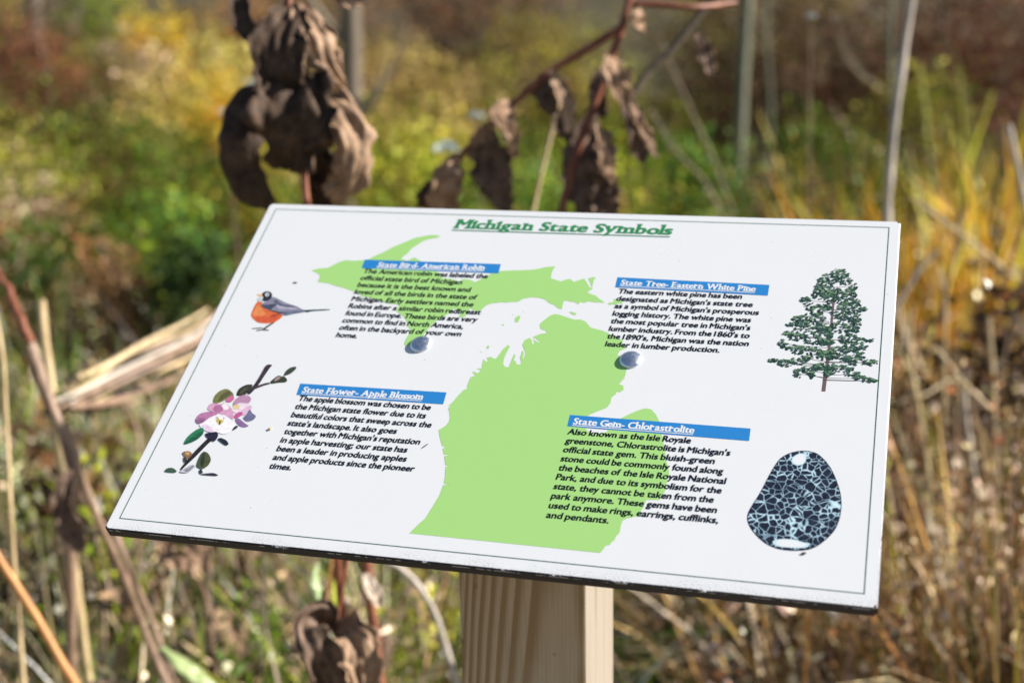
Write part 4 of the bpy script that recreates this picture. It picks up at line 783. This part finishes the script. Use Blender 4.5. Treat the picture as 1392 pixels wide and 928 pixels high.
# ------------------------------------------------------------------ single canes and stalks
def cane(name, pts, r, m, label, cat='stalk', group=None, ground=True, nodes=0, seed=0, flat=1.0, n=36, tip=.55):
    """pts: (px, py, d) from the lower end to the upper; ground: carry the lower end on down to the soil"""
    W = [tuple(at(*p)) for p in pts]
    if ground:
        e = Vector(W[0]) - Vector(W[1]); e = e.normalized() if e.z < -.01 else Vector((0, 0, -1))
        e = Vector((e.x * .5, e.y * .5, min(e.z, -.4))).normalized(); t = W[0][2] / -e.z
        b = (W[0][0] + e.x * t, W[0][1] + e.y * t, 0.0); W = [b] + W
    g = np.random.default_rng(seed + 500 + int(pts[0][0])); c = resample(W, n); ph = g.uniform(0, 60)
    amp = np.sin(np.linspace(0, np.pi, n)) ** .5 * r * (.9 if name == 'bent_twig' else .35); c += np.array([[noise.noise(Vector((i * .32, ph + k * 9, 0))) * amp[i] for k in range(3)] for i in range(n)])
    rad = np.linspace(r, r * tip, n)
    if nodes:
        for k in range(nodes): rad[(k + 1) * n // (nodes + 1)] *= 1.35
    v, f = tube_arrays(c, rad, 9, .06, g)
    o_ = link(name, np_mesh(name, v, f, None, True), [m]); b = Vector(W[0]); o_.data.transform(Matrix.Translation(-b)); o_.location = b
    if label: tag(o_, label, cat, group)
    return o_
GS = 'dry stalks standing in the meadow'
cane('dry_cane', [(1206, 300, 2.1), (1210, 230, 2.1), (1216, 170, 2.1), (1226, 90, 2.1), (1238, 10, 2.1), (1252, -80, 2.1)], .0062, M_PALE, 'tall whitish cane rising behind the right corner of the panel', group=GS, nodes=5, tip=.9)
cane('dry_cane', [(1396, 290, 2.2), (1384, 230, 2.2), (1371, 170, 2.2)], .0060, M_PALE, 'short whitish cane leaning at the right edge', group=GS, nodes=2, tip=.8)
cane('dry_stalk', [(1284, 470, 2.4), (1284, 400, 2.4), (1276, 365, 2.4)], .006, M_STRAW, 'pale stalk at the left of the dark gap on the right', group=GS)
cane('dry_stalk', [(1352, 640, 2.3), (1350, 520, 2.3), (1344, 430, 2.3)], .0065, M_STRAW, 'thick straw stalk standing under the dark gap', group=GS)
cane('dry_stalk', [(1210, 640, 2.3), (1250, 520, 2.25), (1300, 335, 2.2), (1308, 290, 2.2)], .0038, M_BROWN, 'brown stalk leaning right past the panel edge', group=GS)
cane('dry_stalk', [(1345, 556, 2.1), (1310, 520, 2.1), (1270, 470, 2.1)], .0038, M_STRAW, 'bent straw stalk slanting down to a pale tip', group=GS, ground=False)
cane('dry_stalk', [(1380, 380, 2.7), (1340, 345, 2.7), (1295, 310, 2.7), (1240, 270, 2.7)], .0045, M_STRAW, 'straw stalk lying across the orange sedge', group=GS, ground=False)
cane('dry_stalk', [(1366, 480, 2.5), (1380, 420, 2.5), (1396, 370, 2.5)], .005, M_BROWN, 'brown stalk leaning out at the right edge', group=GS)
cane('dry_stalk', [(1240, 420, 2.2), (1236, 480, 2.2), (1250, 560, 2.2)][::-1], .006, M_STRAW, 'straw stalk hugging the right edge of the panel', group=GS)
cane('dry_stalk', [(1235, 390, 2.4), (1250, 365, 2.4), (1275, 340, 2.4)], .006, M_PALE, 'whitish stub leaning against the right edge of the panel', group=GS)
cane('dry_stalk', [(1318, 600, 2.2), (1312, 560, 2.2), (1310, 530, 2.2)], .0075, M_PALE, 'short whitish stub low on the right', group=GS)
cane('dry_stalk', [(722, 300, 1.7), (735, 240, 1.7), (752, 170, 1.7), (764, 120, 1.7)], .0045, M_STRAW, 'slender greenish straw stalk between the hanging leaves', group=GS)
cane('dry_stalk', [(1000, 300, 3.4), (975, 230, 3.4), (930, 130, 3.4), (900, 60, 3.4)], .0035, M_BROWN, 'thin grey stem slanting left of the pale sapling', group=GS)
cane('dry_stalk', [(985, 300, 3.0), (960, 250, 3.0), (915, 200, 3.0), (885, 150, 3.0)], .0035, M_BROWN, 'thin grey stem crossing low beside the pale sapling', group=GS)
GL = 'bent canes at the lower left'
cane('bent_twig', [(96, 760, 1.62), (98, 690, 1.6), (103, 640, 1.6), (88, 590, 1.6), (66, 545, 1.6), (52, 500, 1.6), (40, 468, 1.6)], .0048, M_BROWN, 'thick knotty grey brown twig bending at the far left', 'twig', GL, nodes=6, tip=1.55)
cane('bent_twig', [(40, 468, 1.6), (25, 425, 1.62), (5, 385, 1.65), (-20, 350, 1.7)], .0058, M_RED, 'reddish twig tip running off the left edge', 'twig', GL, ground=False)
cane('bent_cane', [(232, 940, 1.7), (205, 880, 1.7), (170, 790, 1.68), (138, 715, 1.65), (104, 632, 1.62)], .0054, M_BROWN, 'long brown cane slanting under the left corner of the panel', 'cane', GL, nodes=4, tip=.9)
cane('bent_cane', [(226, 900, 1.76), (200, 830, 1.76), (170, 760, 1.74), (152, 715, 1.74)], .0055, M_BROWN, 'second brown cane running beside the long one', 'cane', GL, tip=.8)
cane('bent_cane', [(110, 945, 1.5), (78, 890, 1.5), (40, 825, 1.5), (0, 762, 1.5), (-30, 715, 1.5)], .0054, M_ORANGE, 'orange brown cane at the lower left corner', 'cane', GL, nodes=3, tip=.9)
cane('dry_stalk', [(66, 500, 1.75), (60, 455, 1.75), (56, 408, 1.75)], .0065, M_STRAW, 'short straw stub above the knotty twig', group=GS, tip=.9)
cane('dry_stalk', [(12, 640, 1.5), (8, 560, 1.5), (2, 470, 1.5), (-8, 420, 1.5)], .0042, M_STRAW, 'straw stalk at the left edge beside the knotty twig', group=GS)
cane('dry_stalk', [(92, 530, 1.7), (112, 505, 1.7), (130, 485, 1.7)], .0062, M_STRAW, 'short tan stub leaning right beside the knotty twig', group=GS, ground=False, tip=.9)
cane('bent_cane', [(292, 900, 1.85), (284, 840, 1.85), (272, 790, 1.84), (258, 745, 1.82)], .0058, M_BROWN, 'brown cane under the panel left of the dark stalk', 'cane', GL, nodes=2, tip=.8)
cane('bent_cane', [(286, 930, 1.95), (285, 850, 1.95), (282, 740, 1.95), (280, 700, 1.95)], .0062, M_DBARK, 'dark stalk under the lower edge of the panel', 'cane', GL, nodes=2, tip=.8)
cane('bent_cane', [(518, 945, 1.42), (512, 880, 1.42), (503, 810, 1.42), (496, 740, 1.42), (490, 690, 1.42)], .0058, M_RED, 'dark red brown cane left of the post', 'cane', nodes=3, tip=.9)
cane('red_stem', [(436, 880, 1.4), (443, 820, 1.4), (450, 765, 1.4), (453, 720, 1.4)], .0026, M_ORANGE, 'thin orange stem passing behind the draped withered leaf', 'stem', ground=True)
cane('bent_cane', [(606, 880, 1.65), (590, 830, 1.65), (568, 795, 1.65), (545, 772, 1.65), (520, 760, 1.65)], .0050, M_PALE, 'pale stalk arching down close left of the post', 'cane', ground=True, tip=.8)

# tangled dead stems with a few curled leaves left on them
def dead_stem(k, px, d, top, label, group):
    g = np.random.default_rng(900 + k); f = foot(px, d); h = height_at(px, top, d); a = g.uniform(0, 6.283); L = h * g.uniform(.15, .6)
    root = empty('dead_stem', f, label, 'stalk', group)
    P = [tuple(f), (f.x + math.cos(a) * L * .3, f.y + math.sin(a) * L * .3, h * .5), (f.x + math.cos(a + .4) * L * .75, f.y + math.sin(a + .4) * L * .75, h * .85), (f.x + math.cos(a + .7) * L * 1.2, f.y + math.sin(a + .7) * L * 1.2, h * g.uniform(.8, 1.05))]
    c = resample(P, 26); ph = g.uniform(0, 50); c[1:] += np.array([[noise.noise(Vector((i * .5, ph + q * 7, 1))) * .006 for q in range(3)] for i in range(25)])
    r0 = g.uniform(.0030, .0052); v, fc = tube_arrays(c, np.linspace(r0, r0 * .5, 26), 8, .06, g)
    link('stem', np_mesh('stem', v, fc, None, True), [[M_BROWN, M_DBARK, M_BROWN, M_STRAW][k % 4]], root)
    for q in range(g.integers(2, 5)):
        i = g.integers(8, 25); s = c[i]; b_ = g.uniform(0, 6.283); l = g.uniform(.035, .08)
        W = [(s[0], s[1], s[2], .004), (s[0] + math.cos(b_) * l * .4, s[1] + math.sin(b_) * l * .4, s[2] - l * .15, l * .26), (s[0] + math.cos(b_) * l * .6, s[1] + math.sin(b_) * l * .6, s[2] - l * .6, l * .28), (s[0] + math.cos(b_) * l * .5, s[1] + math.sin(b_) * l * .5, s[2] - l, .004)]
        wither(root, None, [M_WITHER, M_WITHER2, M_WITHER2][q % 3], 200 + k * 5 + q, .6, .3, world=W, res=(18, 11), roll=g.uniform(-1, 1), bow=g.choice([-.6, .6]))
    return root

# pale sheaf of broken dried blades at the left
def flat_blade(name, pts, w, m, label, cat, ground=False, group=None, cup=.35, parent=None, fr=0.0, seed=0):
    face = -np.array(sv) + .25 * np.array(FWD)                        # the flat side looks up and to the right
    W = [tuple(at(*p)) for p in pts]; n = 26; c = resample(W, n); T = np.gradient(c, axis=0); T /= np.linalg.norm(T, axis=1)[:, None]
    s = np.cross(T, face); s /= np.linalg.norm(s, axis=1)[:, None]; nr = np.cross(s, T); q = np.linspace(-1, 1, 9)
    t = np.linspace(0, 1, n); hw = w * np.clip(np.sin(np.pi * (.12 + .80 * t)), .12, 1)
    g = np.random.default_rng(seed); ph = g.uniform(0, 6)
    rip = np.array([[noise.noise(Vector((j * 2.0 + ph, i * .35, ph))) for j in q] for i in range(n)])
    V = c[:, None] + s[:, None] * (hw[:, None] * q[None])[..., None] + nr[:, None] * (hw[:, None] * (cup * q[None] ** 2 + .35 * rip))[..., None]
    i, j = np.meshgrid(np.arange(n - 1), np.arange(8), indexing='ij'); F = np.stack([i * 9 + j, i * 9 + j + 1, (i + 1) * 9 + j + 1, (i + 1) * 9 + j], -1).reshape(-1, 4)
    me = np_mesh(name, V.reshape(-1, 3), F, None, True); o_ = link(name, me, [m], parent)
    md = o_.modifiers.new('thickness', 'SOLIDIFY'); md.thickness = .0007
    if parent is None:
        b = Vector(W[0]); me.transform(Matrix.Translation(-b)); o_.location = b; tag(o_, label, cat, group)
    return o_
sheaf = empty('dry_sheaf', at(86, 546, 1.72), 'pale sheaf of broken dried blades lying behind the left edge of the panel', 'dry plant')
g = np.random.default_rng(77)
for k in range(22):                                                   # many narrow blades fanning out of one broken stalk
    u = g.normal(0, 1); v_ = g.uniform(.45, .80) if k % 6 else .95; low = k % 4 == 3
    P0 = [(84, 548), (150, 512), (225, 478), (290, 442), (330, 408), (355, 372)] if not low else [(90, 552), (160, 542), (230, 522), (300, 488)]
    m_ = len(P0); pts = []
    for i, (x, y) in enumerate(P0):
        t = i / (m_ - 1) * v_; j = t * (m_ - 1); i0 = min(int(j), m_ - 2); f_ = j - i0
        X_ = P0[i0][0] * (1 - f_) + P0[i0 + 1][0] * f_; Y_ = P0[i0][1] * (1 - f_) + P0[i0 + 1][1] * f_
        pts.append((X_ + (g.normal(0, 9) if i == 0 else g.normal(0, 3)), Y_ + u * (8 + 9 * t) * (.7 if low else 1) + g.normal(0, 1.5), 1.72 + .45 * t + .012 * k / 4 + g.normal(0, .006)))
    flat_blade('blade', pts, g.uniform(.0024, .0056) * (1.25 if k < 5 else 1), M_BROWN if k % 6 == 0 else [M_PALE, M_STRAW, M_PALE, M_BROWN][k % 4], None, None, parent=sheaf, seed=k, cup=.6)

# ------------------------------------------------------------------ plants with withered hanging leaves
def wither(parent, pts, m, seed, curl=.6, crump=.22, name='leaf', ripple=3.0, roll=0.0, bow=-.55, world=None, res=(40, 23)):
    """pts: (px, py, d, half width in px) along the midrib"""
    W = world or [tuple(at(a, b, c)) + (w * c / PXF,) for a, b, c, w in pts]; n, mq = res
    c4 = resample(W, n); c = c4[:, :3]; hw = np.clip(c4[:, 3], .0008, None)
    T = np.gradient(c, axis=0); T /= np.linalg.norm(T, axis=1)[:, None] + 1e-9
    s = np.cross(T, np.array(FWD)); s /= np.linalg.norm(s, axis=1)[:, None] + 1e-9; nr = np.cross(s, T)
    if roll:
        cr, sr = math.cos(roll), math.sin(roll); s, nr = s * cr + nr * sr, nr * cr - s * sr
    q = np.linspace(-1, 1, mq); V = np.empty((n, mq, 3))
    sd = seed * 7.31
    for i in range(n):
        for j in range(mq):
            p = Vector((q[j] * 1.6 + sd, i * .09, sd)); f1 = noise.noise(p * 1.3); f2 = noise.noise(Vector((q[j] * 4.2 + sd, i * .11 + q[j], sd + 4))); f3 = noise.noise(Vector((q[j] * 9 + sd, i * .22, sd + 8)))
            ang = q[j] * (1.0 + curl * .75) * (.9 + .35 * f1)                       # the blade rolls round its midrib as it dries
            off = s[i] * math.sin(ang) * 1.08 + nr[i] * bow * (1 - math.cos(ang)) * .8
            edge = abs(q[j]) ** 2
            rag = 1 + min(.38, crump * 1.7) * abs(q[j]) * noise.noise(Vector((i * .33, 3.0 * np.sign(q[j]) + sd, 1.0)))
            V[i, j] = c[i] + hw[i] * rag * (off + nr[i] * (crump * 1.25 * f2 + crump * .6 * f3 + crump * .9 * edge * math.sin(i * .55 * ripple / 3 + q[j] * 4 + sd)) + T[i] * (crump * .9 * f1 * edge))
    i, j = np.meshgrid(np.arange(n - 1), np.arange(mq - 1), indexing='ij')
    F = np.stack([i * mq + j, i * mq + j + 1, (i + 1) * mq + j + 1, (i + 1) * mq + j], -1).reshape(-1, 4)
    o_ = link(name, np_mesh(name, V.reshape(-1, 3), F, None, True), [m], parent)
    md = o_.modifiers.new('thickness', 'SOLIDIFY'); md.thickness = .0005
    return o_
def stemtube(parent, pts, r0, r1, m, ground=False, name='stem', seed=1):
    W = [tuple(at(*p)) for p in pts]
    if ground: W = [(W[0][0] + .03, W[0][1] + .02, 0.0)] + W
    v, f = tube_arrays(resample(W, 34), np.linspace(r0, r1, 34), 10, .05, np.random.default_rng(seed))
    return link(name, np_mesh(name, v, f, None, True), [m], parent)

g = np.random.default_rng(31)
for k in range(20): dead_stem(k, g.uniform(-60, 430), g.uniform(1.6, 2.5), g.uniform(520, 800), 'thin dead brown stem with curled leaves in the tangle at the lower left', 'dead stems tangled at the lower left')
for k in range(8): dead_stem(40 + k, g.uniform(420, 620), g.uniform(1.7, 2.4), g.uniform(740, 860), 'thin dead stem with curled leaves under the panel, just left of the post', 'dead stems under the panel')
for k in range(16): dead_stem(60 + k, g.uniform(1180, 1420), g.uniform(1.9, 3.0), g.uniform(380, 620), 'dead stem with curled leaves among the dry grass on the right', 'dead stems in the dry grass on the right')

D1 = 1.36
b = at(420, 320, D1); big = empty('withered_plant', Vector((b.x + .03, b.y + .02, 0)), 'withered plant with large curled leaves, shaded ones painted near black, behind the upper left of the panel', 'dry plant')
stemtube(big, [(420, 320, D1), (416, 270, D1), (410, 205, D1), (399, 100, D1), (392, 0, D1), (386, -110, D1)], .0052, .0040, M_RED, True)
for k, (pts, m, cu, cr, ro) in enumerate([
  ([(402, 118, D1, 8), (372, 132, D1 - .01, 30), (340, 158, D1 - .02, 36), (324, 195, D1 - .03, 27), (330, 235, D1 - .02, 25), (352, 266, D1 - .01, 19), (372, 280, D1, 8)], M_SHADED, .6, .09, 0),
  ([(400, 95, D1 - .02, 14), (402, 125, D1 - .04, 46), (398, 160, D1 - .05, 56), (396, 195, D1 - .04, 46), (392, 232, D1 - .02, 16)], M_SHADED, .5, .24, 0),
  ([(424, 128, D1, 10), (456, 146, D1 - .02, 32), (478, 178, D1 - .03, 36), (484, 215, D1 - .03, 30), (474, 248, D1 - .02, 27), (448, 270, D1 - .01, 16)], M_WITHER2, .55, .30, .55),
  ([(398, 8, D1, 12), (384, 38, D1 - .03, 34), (378, 70, D1 - .04, 38), (384, 105, D1 - .04, 30), (394, 140, D1 - .02, 14)], M_SHADED, .6, .22, 0),
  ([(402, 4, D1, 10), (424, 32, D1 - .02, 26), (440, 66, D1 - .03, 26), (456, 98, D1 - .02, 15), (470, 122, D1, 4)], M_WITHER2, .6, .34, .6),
  ([(386, 50, D1 - .02, 7), (358, 56, D1 - .03, 13), (334, 38, D1 - .03, 13), (326, 4, D1 - .02, 13), (336, -34, D1, 8)], M_SHADED, .9, .16, 0),
  ([(418, 200, D1 + .02, 8), (436, 222, D1 + .02, 24), (444, 250, D1 + .02, 26), (440, 285, D1 + .02, 14)], M_SHADED, .6, .26, -.3),
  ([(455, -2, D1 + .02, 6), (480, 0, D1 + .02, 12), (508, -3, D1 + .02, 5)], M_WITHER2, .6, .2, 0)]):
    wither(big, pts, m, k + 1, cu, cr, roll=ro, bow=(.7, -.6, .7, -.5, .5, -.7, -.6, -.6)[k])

D2 = 1.55
b = at(764, 300, D2); red = empty('withered_plant', Vector((b.x + .03, b.y + .02, 0)), 'withered plant with reddish stems and small hanging brown leaves behind the panel centre', 'dry plant')
stemtube(red, [(762, 300, D2), (768, 262, D2), (790, 190, D2), (812, 130, D2), (838, 60, D2), (856, 0, D2), (868, -60, D2)], .0046, .0048, M_RED, True, seed=2)
stemtube(red, [(846, 36, D2), (806, 62, D2), (750, 96, D2), (705, 135, D2), (662, 178, D2), (620, 218, D2), (575, 280, D2)], .0048, .0032, M_RED, seed=3, name='branch')
stemtube(red, [(858, 132, D2 + .1), (880, 100, D2 + .1), (915, 66, D2 + .1), (950, 22, D2 + .1), (990, -20, D2 + .1)], .0048, .0040, M_DBARK, seed=4, name='branch')
stemtube(red, [(856, 6, D2), (890, 6, D2), (935, 10, D2), (1000, 4, D2 + .05)], .0040, .0030, M_RED, seed=5, name='branch')
for k, (pts, m, cu, cr, ro) in enumerate([
  ([(625, 214, D2, 5), (612, 232, D2 - .02, 20), (604, 256, D2 - .02, 24), (600, 290, D2, 16)], M_WITHER2, .5, .3, .5),
  ([(600, 245, D2, 5), (586, 258, D2, 14), (580, 285, D2, 14)], M_WITHER, .6, .3, 0),
  ([(668, 176, D2, 6), (664, 200, D2, 24), (670, 230, D2, 28), (680, 262, D2, 20), (690, 290, D2, 8)], M_WITHER, .5, .24, -.3),
  ([(692, 140, D2 - .02, 6), (680, 155, D2 - .03, 17), (690, 175, D2 - .03, 14), (700, 215, D2 - .02, 5)], M_WITHER2, .6, .4, .5),
  ([(670, 165, D2 - .03, 5), (658, 180, D2 - .03, 12), (640, 195, D2 - .03, 6)], M_WITHER2, .5, .35, .4),
  ([(744, 98, D2, 5), (740, 115, D2, 16), (746, 135, D2, 15), (755, 155, D2, 6)], M_WITHER, .6, .26, -.4),
  ([(748, 96, D2 - .02, 4), (760, 118, D2 - .02, 12), (770, 145, D2 - .02, 11), (772, 180, D2 - .02, 5)], M_WITHER2, .7, .26, .5),
  ([(764, 150, D2, 5), (766, 170, D2, 13), (776, 190, D2, 6)], M_WITHER, .7, .3, 0),
  ([(836, 78, D2, 6), (832, 98, D2 - .02, 17), (842, 120, D2 - .02, 15), (850, 150, D2, 6)], M_WITHER2, .6, .42, .4),
  ([(818, 92, D2 + .02, 5), (812, 120, D2 + .02, 12), (818, 160, D2 + .02, 8)], M_WITHER, .6, .25, 0),
  ([(846, 118, D2, 4), (852, 140, D2 - .01, 12), (862, 165, D2 - .01, 13), (868, 205, D2, 12), (874, 222, D2, 4)], M_WITHER, .6, .3, .2),
  ([(858, 140, D2 - .02, 3), (866, 162, D2 - .03, 8), (884, 195, D2 - .02, 7), (892, 215, D2 - .02, 3)], M_WITHER2, .6, .4, .5),
  ([(802, 158, D2 + .02, 5), (796, 186, D2 + .01, 22), (790, 214, D2, 26), (800, 250, D2, 28), (808, 292, D2, 22)], M_WITHER, .5, .24, -.2),
  ([(812, 168, D2 - .02, 4), (820, 196, D2 - .03, 13), (824, 225, D2 - .03, 13), (834, 246, D2 - .02, 6)], M_WITHER2, .6, .4, .5),
  ([(826, 230, D2, 8), (820, 262, D2, 22), (824, 295, D2, 16)], M_WITHER, .5, .24, .3),
  ([(872, 14, D2, 4), (866, 28, D2 - .02, 12), (876, 42, D2, 5)], M_WITHER2, .6, .4, .5),
  ([(948, 46, D2 + .08, 4), (956, 70, D2 + .08, 12), (968, 104, D2 + .08, 5)], M_WITHER, .6, .36, .3)]):
    wither(red, pts, m, k + 20, cu, cr, roll=ro)

D3 = 1.30
b = at(462, 900, D3); dr = empty('withered_plant', Vector((b.x + .02, b.y + .02, 0)), 'withered leaf draped over thin red stems under the lower edge of the panel', 'dry plant')
stemtube(dr, [(474, 960, D3), (462, 900, D3), (456, 850, D3), (466, 800, D3), (474, 740, D3)], .0026, .0020, M_RED, True, seed=8)
for k, (pts, m, cu, cr, ro) in enumerate([
  ([(452, 850, D3 - .01, 8), (432, 838, D3 - .03, 26), (418, 850, D3 - .04, 24), (428, 880, D3 - .05, 24), (446, 915, D3 - .04, 26), (456, 960, D3 - .03, 12)], M_WITHER, .6, .30, .3),
  ([(456, 848, D3 - .01, 8), (478, 862, D3 - .03, 26), (490, 890, D3 - .04, 30), (496, 925, D3 - .04, 22), (500, 965, D3 - .03, 8)], M_WITHER2, .5, .26, .3),
  ([(442, 826, D3, 4), (436, 842, D3 - .01, 14), (448, 860, D3 - .01, 12)], M_WITHER2, .6, .3, .4)]):
    wither(dr, pts, m, k + 50, cu, cr, roll=ro)
# withered leaf on the knotty twig, tan leaf under the panel corner, pale scrap beside the red brown cane
lf = wither(None, [(98, 640, 1.56, 5), (88, 664, 1.55, 12), (86, 695, 1.55, 13), (98, 722, 1.55, 17), (112, 748, 1.55, 8)], M_WITHER, 61, .7, .3, name='withered_leaf')
tag(lf, 'dark curled withered leaf hanging from the knotty twig', 'leaf')
lf = wither(None, [(215, 735, 1.8, 8), (235, 748, 1.8, 20), (262, 756, 1.8, 24), (280, 778, 1.8, 12)], M_WITHER2, 63, .5, .3, name='withered_leaf', roll=.4)
tag(lf, 'tan withered leaf just under the lower left edge of the panel', 'leaf')
lf = wither(None, [(496, 780, 1.38, 4), (503, 795, 1.37, 10), (512, 812, 1.37, 10), (518, 824, 1.38, 3)], withered_mat('pale_leaf', (.42, .34, .27), (.66, .56, .46)), 65, .3, .2, name='withered_leaf', roll=.5)
tag(lf, 'small pale leaf scrap beside the red brown cane', 'leaf')
def live(nm, h):
    m = mat(nm, rough=.45, spec=.4); N = NT(m); N.l(N.ramp(N.noise(N.obj(), 120, 3), [(.3, tuple(x * .8 for x in h)), (.7, h)]), N.b.inputs['Base Color']); return m
flat_blade('green_leaf', [(222, 878, 1.6), (245, 895, 1.58), (270, 915, 1.57), (300, 940, 1.57)], .0165, live('pale_green', (.27, .33, .14)), 'pale green leaf at the bottom left', 'leaf', seed=5)
flat_blade('green_leaf', [(438, 830, 1.5), (436, 810, 1.5), (430, 785, 1.5), (432, 765, 1.5)], .0085, live('mint_green', (.34, .44, .22)), 'upright light green leaf above the draped withered leaf', 'leaf', seed=6)
flat_blade('yellow_leaf', [(452, 838, 1.5), (456, 815, 1.5), (454, 790, 1.5)], .006, live('lime', (.34, .36, .03)), 'small yellow green leaf between the thin red stems', 'leaf', seed=7)

# ------------------------------------------------------------------ fluffy white tufts caught on the growth
m_fl = mat('white_fluff', (.56, .64, .64), .8, .1); NN = NT(m_fl)  # darker bluish tint puts shade into the white of the fluff
def tuft(px, py, d, r, label):
    g = np.random.default_rng(int(px)); c = at(px, py, d); n = 150; dr_ = g.normal(0, 1, (n, 3)); dr_ /= np.linalg.norm(dr_, axis=1)[:, None]
    dr_[:, 2] = np.abs(dr_[:, 2]) * .8 - .2
    vb = VB(); L = r * g.uniform(.5, 1.1, n)
    s = np.cross(dr_, g.normal(0, 1, (n, 3))); s /= np.linalg.norm(s, axis=1)[:, None]
    for k in range(n): pass
    o0 = np.array(c); V = np.stack([o0 + dr_ * 0 * L[:, None], o0 + dr_ * (L * .7)[:, None] - s * r * .11, o0 + dr_ * L[:, None], o0 + dr_ * (L * .7)[:, None] + s * r * .11], 1).reshape(-1, 3)
    vb.add(V, np.arange(4 * n).reshape(-1, 4), np.tile(np.array([.8, .8, .8]), (4 * n, 1)))
    root = empty('seed_tuft', Vector((c.x, c.y, 0)), label, 'seed head', 'white seed tufts')
    vb.build('fluff', m_fl, root)
    v, f = tube_arrays(resample([(c.x + .05, c.y + .02, 0.0), (c.x + .015, c.y, c.z * .6), tuple(c)], 12), np.linspace(.003, .0015, 12), 6)
    link('stem', np_mesh('stem', v, f, None, True), [M_BROWN], root)
tuft(304, 153, 3.0, .017, 'white seed tuft left of the curled withered leaf, lower of the two')
tuft(341, 113, 3.0, .016, 'white seed tuft touching the withered plant, upper of the two')
tuft(1102, 22, 2.6, .012, 'small white seed tuft at the top right of the pale sapling')
tuft(648, 158, 2.6, .016, 'small white seed tuft above the red branch')
tuft(606, 202, 2.5, .028, 'largest bluish white seed tuft left of the red branch')
